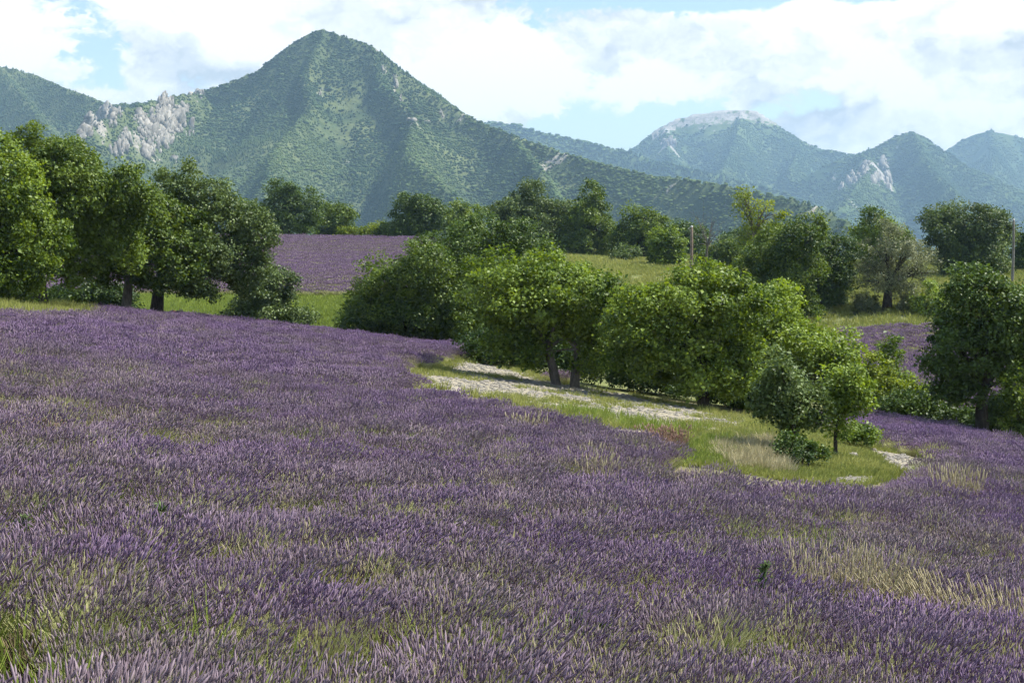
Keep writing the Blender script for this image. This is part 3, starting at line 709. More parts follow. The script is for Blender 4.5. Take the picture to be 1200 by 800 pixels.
tree('round_bush', 'round grey green bush at the end of the left tree group', 80, 318, [(278, 364, 322, 392), (296, 350, 312, 370), (270, 330, 345, 393)], 'olive', 105, .1, 0, .15, .19, cat='bush', group=GL, multi=3)
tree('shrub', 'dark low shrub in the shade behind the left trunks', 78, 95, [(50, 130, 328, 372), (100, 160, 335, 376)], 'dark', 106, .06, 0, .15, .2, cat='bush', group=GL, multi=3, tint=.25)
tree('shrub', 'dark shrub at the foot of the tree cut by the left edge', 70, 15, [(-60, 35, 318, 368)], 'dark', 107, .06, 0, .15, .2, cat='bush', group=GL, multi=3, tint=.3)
# middle group
tree('walnut_tree', 'dark green broad tree at the left end of the middle group', 88, 480, [(402, 500, 312, 412), (440, 560, 285, 400), (410, 560, 345, 414), (500, 585, 330, 415)], 'oak', 111, .26, 0, .24, .23, clump=.68, group=GM)
tree('walnut_tree', 'dark round topped tree rising behind the middle group', 98, 575, [(490, 600, 265, 370), (540, 645, 262, 360), (510, 640, 310, 405)], 'dark', 112, .28, 0, .28, .24, clump=.72, group=GM, tint=.68)
tree('walnut_tree', 'walnut tree with a forked grey trunk standing on the dirt track', 58, 664, [(550, 680, 300, 405), (640, 742, 305, 420), (560, 645, 350, 432), (600, 700, 286, 360), (668, 736, 365, 432)], 'walnut', 113, .22, -.10, .28, .19, group=GM, bark='bark_pale', tint=.5, multi=2)
tree('walnut_tree', 'bright walnut tree right of the forked trunk tree, over the track', 55, 826, [(722, 860, 318, 430), (745, 905, 335, 450), (722, 825, 375, 458), (780, 880, 312, 400), (810, 895, 395, 465)], 'walnut', 114, .20, .02, .28, .19, group=GM, tint=.6)
tree('walnut_tree', 'bright rounded walnut tree at the right end of the middle group', 57, 905, [(845, 965, 335, 440), (890, 998, 362, 470), (850, 960, 395, 485), (930, 1000, 400, 480)], 'walnut', 115, .18, .05, .28, .19, group=GM, tint=.55)
tree('young_tree', 'small grey green tree above a dark bush on the grassy island', 40.5, 932, [(890, 955, 418, 492), (906, 960, 450, 512), (886, 930, 452, 505)], 'olive', 116, .05, 0, .42, .13, clump=.38, group=GM, density=.9, foot=532)
tree('young_tree', 'slender bright green young tree with a thin trunk on the grassy island', 39, 986, [(968, 1020, 424, 486), (972, 1008, 455, 508)], 'walnut', 117, .045, .02, .5, .12, clump=.34, group=GM, density=.85, tint=.62, foot=538)
tree('round_bush', 'dark glossy bush at the foot of the small island tree', 38.2, 938, [(908, 962, 512, 556), (925, 968, 522, 553)], 'dark', 118, .03, 0, .1, .10, clump=.24, cat='bush', group=GM, multi=4, tint=.5, foot=550)
tree('shrub', 'leafy green shrub beside the slender young tree', 42, 1005, [(985, 1028, 497, 530), (1000, 1030, 505, 528)], 'walnut', 119, .02, 0, .1, .11, clump=.24, cat='bush', group=GM, multi=4, tint=.55, foot=527)
tree('shrub', 'pale lime shrub left of the dark right hand tree', 66, 1020, [(985, 1050, 412, 485), (1010, 1075, 425, 500)], 'lime', 120, .05, 0, .2, .18, clump=.42, cat='bush', group=GM, multi=3)
tree('shrub', 'green shrub with a pointed top in front of the right lavender field', 68, 1045, [(1030, 1056, 395, 450), (1020, 1092, 440, 505), (1060, 1105, 455, 508)], 'walnut', 121, .05, 0, .2, .18, clump=.42, cat='bush', group=GM, multi=3, tint=.45)
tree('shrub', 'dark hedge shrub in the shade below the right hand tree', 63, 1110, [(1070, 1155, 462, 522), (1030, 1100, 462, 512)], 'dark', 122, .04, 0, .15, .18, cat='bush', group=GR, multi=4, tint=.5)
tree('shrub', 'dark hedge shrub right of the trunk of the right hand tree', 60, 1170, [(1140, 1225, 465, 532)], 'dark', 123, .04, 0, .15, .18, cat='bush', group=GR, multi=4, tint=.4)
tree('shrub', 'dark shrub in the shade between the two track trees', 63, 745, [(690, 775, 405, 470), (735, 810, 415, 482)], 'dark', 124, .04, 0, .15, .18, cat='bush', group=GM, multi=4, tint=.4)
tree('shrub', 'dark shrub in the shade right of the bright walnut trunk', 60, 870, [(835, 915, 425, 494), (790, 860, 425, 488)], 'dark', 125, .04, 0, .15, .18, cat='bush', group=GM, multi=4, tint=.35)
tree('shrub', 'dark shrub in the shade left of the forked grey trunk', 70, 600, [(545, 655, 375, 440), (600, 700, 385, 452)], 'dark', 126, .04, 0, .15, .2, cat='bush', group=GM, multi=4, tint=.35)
# right
tree('oak_tree', 'big dark green tree at the right edge with an ivy dark trunk', 59, 1158, [(1092, 1195, 318, 430), (1140, 1235, 330, 450), (1080, 1160, 375, 470), (1120, 1215, 312, 390), (1095, 1145, 430, 480)], 'dark', 131, .24, -.02, .30, .2, group=GR, tint=.62)
tree('shrub', 'light green upright shrub cut by the right edge', 57, 1198, [(1176, 1225, 425, 500), (1180, 1225, 470, 530)], 'walnut', 132, .05, 0, .2, .17, clump=.4, cat='bush', group=GR, multi=3, tint=.45)
tree('oak_tree', 'rounded dark green tree left of the grey tree on the bank', 122, 915, [(864, 940, 272, 370), (890, 975, 258, 340), (880, 965, 310, 382)], 'oak', 133, .28, 0, .22, .27, clump=.8, group=GR, tint=.4)
tree('oak_tree', 'darkest round tree close behind the grey tree', 127, 962, [(930, 1000, 268, 345), (945, 992, 300, 372), (925, 975, 258, 320)], 'dark', 134, .26, 0, .26, .27, clump=.8, group=GR, tint=.45)
tree('almond_tree', 'grey leaved twiggy tree with a short dark trunk on the grassy bank', 125, 1041, [(1002, 1070, 262, 335), (1030, 1092, 275, 345), (1010, 1085, 300, 350)], 'grey', 135, .36, .05, .26, .20, density=.8, clump=.7, group=GR, sparse=.62, bark='bark')
tree('poplar_tree', 'tall yellow green tree with bare grey limbs showing', 150, 884, [(855, 885, 214, 260), (870, 910, 228, 285), (895, 925, 240, 290), (868, 905, 262, 300)], 'lime', 136, .30, .0, .45, .30, density=.6, clump=.75, group=GR, sparse=.6, bark='bark_pale')
tree('dead_tree', 'leafless dead tree with thin pale branches beside the pole', 155, 829, [(808, 834, 228, 270), (822, 852, 235, 285), (808, 845, 250, 300)], None, 137, .13, 0, .33, .3, density=.9, clump=.7, group=GR, bark='bark_pale')
tree('oak_tree', 'bright green tree crown behind the grey tree', 165, 1035, [(1008, 1072, 245, 310), (990, 1040, 265, 330)], 'walnut', 138, .26, 0, .3, .34, clump=.95, group=GR, tint=.45)
tree('oak_tree', 'broad olive green tree behind the big right hand tree', 160, 1128, [(1078, 1150, 236, 310), (1110, 1182, 242, 320), (1075, 1180, 275, 340)], 'olive', 139, .34, 0, .3, .33, clump=.95, group=GR, tint=.4)
tree('oak_tree', 'dark tree behind the grey pole at the right edge', 170, 1205, [(1188, 1240, 255, 330)], 'oak', 140, .26, 0, .3, .33, clump=.9, group=GR, tint=.35)
tree('shrub', 'light green bush right of the grey tree on the bank', 122, 1085, [(1068, 1108, 335, 385), (1085, 1120, 345, 385)], 'walnut', 141, .05, 0, .2, .26, clump=.6, cat='bush', group=GR, multi=3, tint=.6)
tree('shrub', 'low brownish bush at the foot of the grey tree', 124, 1015, [(1000, 1028, 345, 368), (1052, 1075, 345, 367)], 'grey', 142, .04, 0, .2, .24, clump=.5, cat='bush', group=GR, multi=3, tint=.3)
# far treeline
tree('oak_tree', 'dark tree at the top of the far lavender slope, left of its gap', 216, 338, [(312, 350, 214, 278), (335, 378, 228, 280), (300, 345, 235, 282)], 'dark', 151, .34, 0, .2, .42, clump=1.15, group=GB, tint=.62)
tree('oak_tree', 'small rounded tree beside the dark one at the top of the far lavender slope', 222, 393, [(368, 420, 242, 282), (375, 405, 238, 270)], 'oak', 152, .26, 0, .2, .42, clump=1.1, group=GB, tint=.45)
tree('shrub', 'yellow green hedge along the top edge of the far lavender slope', 214, 440, [(408, 440, 262, 282), (430, 462, 260, 283), (395, 420, 268, 283)], 'lime', 153, .06, 0, .2, .38, clump=.8, cat='bush', group=GB, multi=4, tint=.4)
tree('oak_tree', 'dark pointed tree right of the far yellow green hedge', 212, 490, [(462, 500, 218, 280), (480, 530, 228, 285), (450, 485, 250, 286)], 'dark', 154, .34, 0, .2, .42, clump=1.15, group=GB, tint=.65)
tree('oak_tree', 'light green tree between the dark pointed tree and the big far dome', 215, 545, [(515, 572, 236, 290), (530, 560, 232, 270)], 'oak', 155, .3, 0, .2, .42, clump=1.1, group=GB, tint=.6)
tree('oak_tree', 'big olive dome shaped tree in the far treeline', 205, 622, [(572, 640, 224, 295), (600, 672, 216, 295), (585, 660, 240, 310)], 'olive', 156, .42, 0, .25, .42, clump=1.15, group=GB, tint=.5)
tree('oak_tree', 'darker dome shaped tree right of the big olive dome', 200, 690, [(662, 714, 220, 300), (655, 718, 250, 315)], 'oak', 157, .38, 0, .25, .42, clump=1.15, group=GB, tint=.42)
tree('oak_tree', 'green rounded tree in the gap right of the far domes', 195, 752, [(718, 770, 242, 302), (745, 792, 250, 305), (722, 790, 265, 310)], 'oak', 158, .34, 0, .25, .4, clump=1.1, group=GB, tint=.55)
tree('round_bush', 'rounded light green bush left of the brown pole', 160, 780, [(756, 806, 272, 314), (765, 800, 268, 300)], 'walnut', 159, .08, 0, .15, .33, clump=.8, cat='bush', group=GB, multi=3, tint=.5)
tree('shrub', 'green bush behind the brown pole and the dead tree', 165, 838, [(812, 862, 288, 318), (840, 875, 280, 318)], 'oak', 160, .08, 0, .15, .33, clump=.8, cat='bush', group=GB, multi=3, tint=.5)
tree('shrub', 'small light bush on the far meadow edge below the dark dome', 170, 735, [(716, 748, 286, 308)], 'olive', 161, .06, 0, .15, .33, clump=.7, cat='bush', group=GB, multi=3, tint=.6)
tree('oak_tree', 'tree filling the gap above the brown pole', 230, 800, [(782, 830, 262, 305)], 'dark', 162, .3, 0, .2, .42, clump=1.0, group=GB, tint=.6)
tree('oak_tree', 'bluish tree in the gap between dead tree and dark round tree', 235, 862, [(838, 880, 268, 310)], 'dark', 163, .3, 0, .2, .42, clump=1.0, group=GB, tint=.5)
tree('oak_tree', 'tree showing between the left group and the far dark tree', 225, 285, [(262, 318, 240, 285)], 'oak', 164, .3, 0, .2, .42, clump=1.1, group=GB, tint=.4)

# ------------------------------------------------------------------ poles, stake, stones
def pole(u, d, vtop, vbot, rad, mat, label, seed):
    x = ray(u, 300)[0] * d; b = np.array([x, d, float(hz(x, d))]); top = P(u, vtop, d)[2] - b[2]
    root = empty('utility_pole', tuple(b), label, 'pole', 'utility poles'); g = Geo(); hs = np.array([-.4, 0, top * .3, top * .65, top - .05, top])
    g.add(*tube(np.stack([.04 * np.sin(hs * .5), 0 * hs, hs], 1), np.array([1.3, 1.25, 1.12, 1.0, .9, .7]) * rad, 12)); g.make('post', M[mat], root, smooth=True)
    c = Geo(); tp = np.array([.04 * np.sin(top * .5), 0, top]); c.add(*tube([tp - [0, 0, .02], tp + [0, 0, .10], tp + [0, 0, .16]], [rad * .95, rad * .9, rad * .15], 12)); c.make('cap', M['cap'], root, smooth=True)
    k = Geo(); k.add(*tube([tp - [0, .0, .35], tp + [-.28, 0, -.33], tp + [-.30, 0, -.18]], [.025, .025, .02], 6)); k.add(*tube([tp + [-.30, 0, -.2], tp + [-.30, 0, -.14], tp + [-.30, 0, -.06]], [.05, .055, .02], 8)); k.make('insulator', M['cap'], root, smooth=True)
pole(810, 150, 266, 322, .15, 'wood_pole', 'brown wooden pole standing in the far meadow beside the dead tree', 1)
pole(1187, 150, 258, 320, .13, 'wood_grey', 'grey wooden pole near the right edge above the dark tree', 2)
sb = ground_at(204, 381); sx, sd = ray(204, 381)[0] * 78, 78.0
st = empty('fence_stake', (sx, sd, float(hz(sx, sd))), 'short rusty stake standing under the left trees', 'stake')
g = Geo(); g.add(*tube([(0, 0, -.2), (.01, 0, .3), (.02, 0, .62)], [.09, .085, .08], 6)); g.make('post', M['rust'], st)
g = Geo(); g.add(*tube([(.02, 0, .60), (.02, 0, .66), (.02, 0, .70)], [.10, .10, .03], 6)); g.make('cap', M['rust'], st)

def stone_mesh(seed, link=False):
    r = np.random.default_rng(seed); v, f = ico(2); q = v * (.75 + .5 * fbm(v[:, 0] * 1.7 + seed, v[:, 1] * 1.7 + v[:, 2] * 1.3, seed, 3))[:, None] * np.array([1, .8, .55]); return q, f
p = ground_at(999, 537); q, f = stone_mesh(5)
tag(build('stone', q * .17 + [0, 0, .06], f, M['stone'], loc=tuple(p)), 'pale stone lying in the grass by the slender young tree', 'stone')

# ------------------------------------------------------------------ lavender
def spikes(r, tip, dirn, L, R, rings=((0, .45), (.28, 1.0), (.68, .85), (1.0, .12)), sides=4):
    n = len(tip); a = nrm(np.cross(dirn, np.array([0.3, 1, .2]))); b = np.cross(dirn, a); t = np.arange(sides) / sides * 2 * np.pi
    V = []
    for (h, q) in rings:
        V.append((tip + dirn * (L * h)[:, None])[:, None] + (R * q)[:, None, None] * (np.cos(t)[None, :, None] * a[:, None] + np.sin(t)[None, :, None] * b[:, None]))
    V = np.stack(V, 1); m = len(rings); V = V.reshape(-1, 3); F = []
    for k in range(m - 1):
        for s in range(sides):
            s2 = (s + 1) % sides; o = np.arange(n) * m * sides
            F.append(np.stack([o + k * sides + s, o + k * sides + s2, o + (k + 1) * sides + s2, o + (k + 1) * sides + s], 1))
    return V, np.concatenate(F), m * sides

def ribbons(r, a, b, w, bend):
    """tapered two-piece blades from a to b"""
    n = len(a); d = nrm(b - a); sd = nrm(np.cross(d, nrm(r.normal(0, 1, (n, 3))))); m = (a + b) / 2 + bend
    V = np.stack([a - sd * w[:, None], a + sd * w[:, None], m - sd * (w * .8)[:, None], m + sd * (w * .8)[:, None], b], 1).reshape(-1, 3)
    k = np.arange(n) * 5; return V, np.stack([k, k + 1, k + 3, k + 2], 1), np.stack([k + 2, k + 3, k + 4], 1)

LEAN = np.array([.30, -.05, 0.0])
def lavender_clump(seed, n, L, R, stemw, nleaf, rad=.56):
    r = np.random.default_rng(seed); th = r.uniform(0, 2 * np.pi, n); rho = np.sqrt(r.random(n)); ra = np.stack([np.cos(th), np.sin(th), 0 * th], 1)
    hgt = .25 + .17 * np.sqrt(1 - .75 * rho ** 2) + r.normal(0, .035, n)
    tip = ra * (rho * rad)[:, None] + np.stack([.16 * hgt, 0 * hgt, hgt], 1) + r.normal(0, .02, (n, 3))
    dirn = nrm(ra * (.55 * rho)[:, None] + np.array([0, 0, 1]) + LEAN + r.normal(0, .22, (n, 3)))
    LL = L * np.exp(r.normal(0, .22, n)); RR = R * np.exp(r.normal(0, .15, n))
    V, F, per = spikes(r, tip, dirn, LL, RR); tint = np.repeat(np.clip(r.normal(.5, .24, n), 0, 1), per)
    verts = [V]; faces = [F]; mid = [np.zeros(len(F), int)]; tints = [tint]; k = len(V)
    root = ra * (rho * rad * .35)[:, None] + np.array([0, 0, .08]); st = tip - (tip - root) * .72
    V, Q, T = ribbons(r, st, tip + dirn * .01, np.full(n, stemw), r.normal(0, .012, (n, 3)))
    verts.append(V); faces += [Q + k, T + k]; mid += [np.ones(len(Q), int), np.ones(len(T), int)]; tints.append(np.repeat(np.clip(r.normal(.6, .25, n), 0, 1), 5)); k += len(V)
    th = r.uniform(0, 2 * np.pi, nleaf); rh = np.sqrt(r.random(nleaf)); ra = np.stack([np.cos(th), np.sin(th), 0 * th], 1)
    a = ra * (rh * rad * .4)[:, None] + np.array([0, 0, .02]); b = ra * (rh * rad * .95)[:, None] + np.stack([.05 + 0 * rh, 0 * rh, .14 + .13 * np.sqrt(1 - .7 * rh ** 2) + r.normal(0, .03, nleaf)], 1)
    V, Q, T = ribbons(r, a, b, np.full(nleaf, max(.006, stemw * 1.8)), r.normal(0, .02, (nleaf, 3)))
    verts.append(V); faces += [Q + k, T + k]; mid += [np.ones(len(Q), int), np.ones(len(T), int)]; tints.append(np.repeat(np.clip(r.normal(.25, .2, nleaf), 0, 1), 5))
    return build('k', np.concatenate(verts), faces, [M['flower'], M['stem']], midx=np.concatenate(mid), attrs={'tint': np.concatenate(tints)}, link=False)

RD = np.array([.80, -.60]); RN = np.array([.60, .80])
def row_points(poly_test, x0, x1, y0, y1, row, step, seed, jit=.16, dirn=RD):
    r = np.random.default_rng(seed); nrml = np.array([-dirn[1], dirn[0]]); c = np.array([(x0 + x1) / 2, (y0 + y1) / 2]); R = np.hypot(x1 - x0, y1 - y0) / 2
    a, b = np.meshgrid(np.arange(-R, R, step), np.arange(-R, R, row)); a = a.ravel(); b = b.ravel()
    a = a + r.uniform(-.5, .5, len(a)) * step; b = b + r.normal(0, jit, len(b)) + .5 * (fbm(a * .05, b * .05, seed, 2) - .5)
    x = c[0] + a * dirn[0] + b * nrml[0]; y = c[1] + a * dirn[1] + b * nrml[1]
    k = (x > x0) & (x < x1) & (y > y0) & (y < y1); x, y = x[k], y[k]; z = hz(x, y); k = poly_test(x, y, z); return x[k], y[k], z[k]

DEADP = ground_at(26, 800, 4.0)
def weedy(x, y):
    """where weeds have crowded the lavender out: 0 none .. 1 all"""
    return fbm(x * .50, y * .50, 71, 4, .6)

def plant(name, x, y, z, kinds, seed, tint, label, smin=.85, smax=1.2):
    r = np.random.default_rng(seed); n = len(x); s = r.uniform(smin, smax, n)
    rot = np.stack([r.normal(0, .10, n), r.normal(0, .10, n), r.normal(0, .45, n)], 1)
    scatter(name, np.stack([x, y, z - .03], 1), rot, np.stack([s, s, s * r.uniform(.85, 1.15, n)], 1), r.integers(0, len(kinds), n), kinds, tint, label, 'lavender')

x, y, z = row_points(near_field, -60, 60, 3.5, 95, .76, .37, 21)
u, v = to_px(x, y, z); k = np.abs(x) < .42 * y + 6.5; x, y, z, u, v = x[k], y[k], z[k], u[k], v[k]
r0 = np.random.default_rng(3)
ditch = ground_poly([(1010, 570), (1100, 580), (1260, 606), (1260, 613), (1100, 588), (1010, 576)])
k = ~(inpoly(x, y, GAP) & (r0.random(len(x)) < .75)) & ~(inpoly(x, y, ditch) & (r0.random(len(x)) < .9))
wd = weedy(x, y); k &= ~((wd > .60) & (r0.random(len(x)) < .38))
for tu, tv in [(955, 735), (975, 738), (1000, 742), (1020, 746), (1038, 742), (1085, 755), (1110, 762), (1135, 768), (1180, 775), (1108, 603), (1118, 604), (1132, 603), (612, 520), (622, 522), (690, 575), (698, 588), (385, 735), (400, 742), (415, 735), (398, 722), (25, 590), (38, 596), (715, 745), (730, 742), (672, 790), (705, 795), (765, 530), (778, 533), (790, 530)]:
    tp_ = ground_at(tu, tv); k &= ~((np.hypot(x - tp_[0], y - tp_[1] + .1) < .36) & (r0.random(len(x)) < .8))
k &= ~((np.abs(x - DEADP[0]) < .62) & (y > DEADP[1] - 2.0) & (y < DEADP[1] + .35))
k &= ~((polydist(x, y, PATH) < .5) & (r0.random(len(x)) < .6))
x, y, z, u, v, wd = x[k], y[k], z[k], u[k], v[k], wd[k]
tn = np.clip(.54 - 1.5 * (wd - .45) + .45 * (fbm(x * .09, y * .09, 41, 3) - .5) + r0.normal(0, .12, len(x)) + .3 * np.clip((y - 18) / 30, 0, 1), 0, 1)
K0 = [lavender_clump(200 + i, 520, .055, .0056, .0032, 190) for i in range(6)]
K1 = [lavender_clump(220 + i, 320, .064, .0090, .0048, 110) for i in range(5)]
K1B = [lavender_clump(230 + i, 260, .070, .0105, .0055, 110) for i in range(5)]
a = y < 34; b = (y >= 34) & (y < 56); c = y >= 56
plant('lavender', x[a], y[a], z[a], K0, 1, tn[a], 'near lavender in purple bloom leaning to the right')
plant('lavender', x[b], y[b], z[b], K1, 2, tn[b], 'lavender of the middle of the near field below the grassy island')
plant('lavender', x[c], y[c], z[c], K1B, 3, tn[c], 'lavender along the far crest of the near field')
K3 = [lavender_clump(260 + i, 50, .11, .021, .013, 130, .6) for i in range(4)]
def infield(poly): return lambda x, y, z: inpoly(x, y, poly)
x, y, z = row_points(infield(FIELD_LEFT), -75, 5, 118, 215, 1.55, .5, 22, .07, np.array([.93, -.36]))
plant('lavender', x, y, z, K3, 4, np.clip(.60 + .8 * (fbm(x * .05, y * .05, 5, 3) - .5) + r0.normal(0, .1, len(x)), 0, 1), 'lavender slope in the distance behind the left trees', 1.0, 1.35)
x, y, z = row_points(infield(FIELD_RIGHT), 15, 55, 70, 120, 1.45, .5, 23, .08, np.array([.95, -.30]))
plant('lavender', x, y, z, [lavender_clump(280 + i, 84, .10, .020, .011, 110, .6) for i in range(4)], 5, np.clip(.75 + .6 * (fbm(x * .1, y * .1, 5, 3) - .5) + r0.normal(0, .1, len(x)), 0, 1), 'lavender field seen between the middle and right trees', .95, 1.3)

# ------------------------------------------------------------------ grass and weeds
def tuft(seed, n, h, w, mat, spread=.12, fall=.5, lean=.1, link=False, name='k', loc=None, parent=None, head=0.0):
    r = np.random.default_rng(seed); th = r.uniform(0, 2 * np.pi, n); rh = np.sqrt(r.random(n)); ra = np.stack([np.cos(th), np.sin(th), 0 * th], 1)
    H = h * r.uniform(.45, 1.1, n); a = ra * (rh * spread)[:, None]; b = a + ra * (H * fall * r.uniform(.2, 1, n))[:, None] + np.stack([lean * H, 0 * H, H], 1)
    V, Q, T = ribbons(r, a, b, w * r.uniform(.7, 1.3, n), np.stack([0 * H, 0 * H, .10 * H], 1)); t = np.repeat(np.clip(r.normal(.5, .25, n), 0, 1), 5); fs = [Q, T]
    if head > 0:
        d = nrm(b - a); Vs, F, per = spikes(r, b - d * head * .6, d, np.full(n, head * 1.3), np.full(n, w * 1.35)); fs.append(F + len(V)); V = np.concatenate([V, Vs]); t = np.concatenate([t, np.repeat(np.clip(r.normal(.75, .15, n), 0, 1), per)])
    return build(name, V, fs, M[mat], attrs={'tint': t}, link=link, loc=loc, parent=parent)

def grow(name, x, y, kinds, seed, itint, label, smin=.7, smax=1.3, cat='grass'):
    r = np.random.default_rng(seed); n = len(x); s = r.uniform(smin, smax, n); z = hz(x, y)
    scatter(name, np.stack([x, y, z - .01], 1), np.stack([r.normal(0, .08, n), r.normal(0, .08, n), r.uniform(0, 6.28, n)], 1), np.stack([s, s, s], 1), r.integers(0, len(kinds), n), kinds, itint, label, cat)

def rand_in(poly, n, seed):
    r = np.random.default_rng(seed); xs = [p[0] for p in poly]; ys = [p[1] for p in poly]; x = r.uniform(min(xs), max(xs), n * 3); y = r.uniform(min(ys), max(ys), n * 3)
    k = inpoly(x, y, poly); return x[k][:n], y[k][:n]

r1 = np.random.default_rng(9)
# weeds among the lavender
x = r1.uniform(-45, 45, 60000); y = r1.uniform(5, 92, 60000); z = hz(x, y); u, v = to_px(x, y, z); wd = weedy(x, y)
k = near_field(x, y, z) & (np.abs(x) < .42 * y + 6) & (r1.random(60000) < np.clip((wd - .42) * 3.4, .07, 1)); x, y, wd = x[k], y[k], wd[k]; sel = fbm(x * .35, y * .35, 91, 3) + .18 * r1.normal(0, 1, len(x))
GRN = [tuft(300 + i, 34, .46, .006, 'grass', .14, .55, .18) for i in range(4)]
a = sel < .54; grow('wild_grass', x[a], y[a], GRN, 31, r1.random(a.sum()), 'green wild grass growing up between the lavender plants')
STR = [tuft(320 + i, 30, .56, .0032, 'straw', .16, .35, .22, head=.05) for i in range(4)]
a = (sel > .56) & (r1.random(len(x)) < .75); grow('dry_grass', x[a], y[a], STR, 32, r1.random(a.sum()), 'straw coloured dry grass standing among the lavender', .6, 1.1)
# grass of the island, verges and meadows
MD = [tuft(340 + i, 40, .15, .008, 'meadow_blade', .18, .8, .12) for i in range(4)]
x, y = rand_in(ISLAND, 4200, 41); k = ~inpoly(x, y, BARE) & ~inpoly(x, y, BARE2); x, y = x[k], y[k]
grow('meadow_grass', x, y, MD, 42, np.clip(fbm(x * .5, y * .5, 6, 3) * 1.5 - .2, 0, 1), 'mown yellow green grass of the island with the two young trees')
G2 = ground_poly([(755, 533), (800, 520), (850, 512), (868, 522), (850, 545), (815, 548)]); x, y = rand_in(G2, 700, 43)
grow('lush_grass', x, y, [tuft(350 + i, 40, .17, .009, 'grass', .18, .6, .1) for i in range(3)], 44, .55 + .45 * r1.random(len(x)), 'bright fresh green grass at the left tip of the island')
G3 = ground_poly([(835, 525), (900, 518), (935, 528), (920, 558), (860, 552)]); x, y = rand_in(G3, 300, 45)
grow('dry_grass', x, y, [tuft(355 + i, 40, .30, .006, 'straw', .18, .6, .3) for i in range(3)], 46, r1.random(len(x)), 'tall pale dry grass on the island left of the dark bush')
x, y = rand_in(PATH, 3800, 47); k = fbm(x * .6, y * .6, 12, 3) > .60; x, y = x[k], y[k]
grow('track_grass', x, y, [tuft(360 + i, 26, .20, .007, 'meadow_blade', .15, .6, .1) for i in range(3)], 48, r1.random(len(x)), 'thin yellow green grass growing on the dirt track')
xa, ya = rand_in(PATH, 9000, 147); ex = polydist(xa, ya, PATH) < .55; xa, ya = xa[ex] + r1.normal(0, .3, ex.sum()), ya[ex] + r1.normal(0, .3, ex.sum())
grow('edge_grass', xa[::2], ya[::2], [tuft(362 + i, 30, .24, .008, 'meadow_blade', .17, .6, .1) for i in range(3)], 148, r1.random(len(xa[::2])), 'ragged yellow green grass along both edges of the dirt track')
V1 = ground_poly([(640, 478), (690, 484), (760, 498), (830, 505), (820, 512), (740, 506), (680, 497)]); x, y = rand_in(V1, 110, 49)
grow('verge_grass', x, y, [tuft(365 + i, 40, .30, .008, 'grass', .16, .5, .1) for i in range(3)], 50, .4 + .6 * r1.random(len(x)), 'green grass verge between the dirt track and the lavender')
x, y = rand_in(LEFTG, 1600, 51)
grow('verge_grass', x, y, [tuft(370 + i, 40, .62, .010, 'meadow_blade', .2, .45, .1) for i in range(3)], 52, .35 + .65 * r1.random(len(x)), 'tall yellow grass verge below the left trees')
x = r1.uniform(-50, 5, 16000); y = r1.uniform(84, 124, 16000); k = ~inpoly(x, y, FIELD_LEFT) & (x / y > -.40); x, y = x[k], y[k]
grow('meadow_grass', x, y, [tuft(375 + i, 26, .34, .022, 'grass', .3, .6, .1) for i in range(3)], 53, np.clip(.35 + fbm(x * .12, y * .12, 6, 3) * 1.1, 0, 1), 'pale green meadow strip behind the crest at the foot of the far lavender slope')
x = r1.uniform(5, 95, 26000); y = r1.uniform(108, 235, 26000); k = ~inpoly(x, y, FIELD_RIGHT) & (x / y < .45) & (x / y > .03); x, y = x[k], y[k]
grow('meadow_grass', x, y, [tuft(380 + i, 24, .42, .03, 'meadow_blade', .4, .6, .1) for i in range(3)], 54, np.clip(fbm(x * .10, y * .10, 6, 3) * 1.3 - .2, 0, 1), 'rough grass bank and meadow behind the middle trees')
# little stones on the track and the bare soil
x, y = rand_in(PATH, 5200, 55); x2, y2 = rand_in(BARE, 260, 56); x3, y3 = rand_in(BARE2, 160, 57); x = np.concatenate([x, x2, x3]); y = np.concatenate([y, y2, y3]); n = len(x); s = np.minimum(.042 * np.exp(r1.normal(0, .6, n)), .11)
SK = []
for i in range(4):
    q, f = stone_mesh(400 + i); SK.append(build('k', q, f, M['stone'], link=False))
scatter('gravel', np.stack([x, y, hz(x, y) + .04], 1), np.stack([0 * x, 0 * x, r1.uniform(0, 6.28, n)], 1), np.stack([s, s, s], 1), r1.integers(0, 4, n), SK, r1.random(n), 'loose pale stones on the dirt track and bare soil', 'gravel')

# single weeds that stand out of the field
def solo_tuft(name, cat, label, spots, mat, n, h, w, fall, lean, head, seed, group):
    """spots: photo pixels of the tuft's feet; several close feet make one plant"""
    pts = [ground_at(u, v) for u, v in spots]; root = empty(name, tuple(pts[0]), label, cat, group)
    for i, p in enumerate(pts): tuft(seed + i, int(n * 2.2), h * 1.5, w, mat, .24, fall, lean, link=True, name='blades', loc=tuple(p - pts[0]), parent=root, head=head)
GD = 'dry grass tufts in the lavender'
solo_tuft('dry_grass_tuft', 'grass tuft', 'widest clump of pale dry grass near the lower right corner', [(955, 735), (975, 738), (1000, 742), (1020, 746), (1038, 742)], 'straw_solo', 42, .50, .0045, .35, .15, .08, 500, GD)
solo_tuft('dry_grass_tuft', 'grass tuft', 'pale dry grass bent to the left below the widest clump', [(1085, 755), (1110, 762), (1135, 768)], 'straw_solo', 40, .42, .0045, .5, -.45, .08, 510, GD)
solo_tuft('dry_grass_tuft', 'grass tuft', 'straw tuft cut by the right edge low in the photo', [(1180, 775), (1198, 782)], 'straw_solo', 40, .42, .0045, .4, -.2, .07, 520, GD)
solo_tuft('dry_grass_tuft', 'grass tuft', 'upright pale straw tuft at the dark furrow right of the island', [(1108, 603), (1118, 604), (1132, 603)], 'straw_solo', 30, .52, .007, .25, .02, .10, 530, GD)
solo_tuft('dry_grass_tuft', 'grass tuft', 'small straw tuft where the furrow meets the right edge', [(1185, 603)], 'straw_solo', 30, .32, .007, .3, .05, .08, 535, GD)
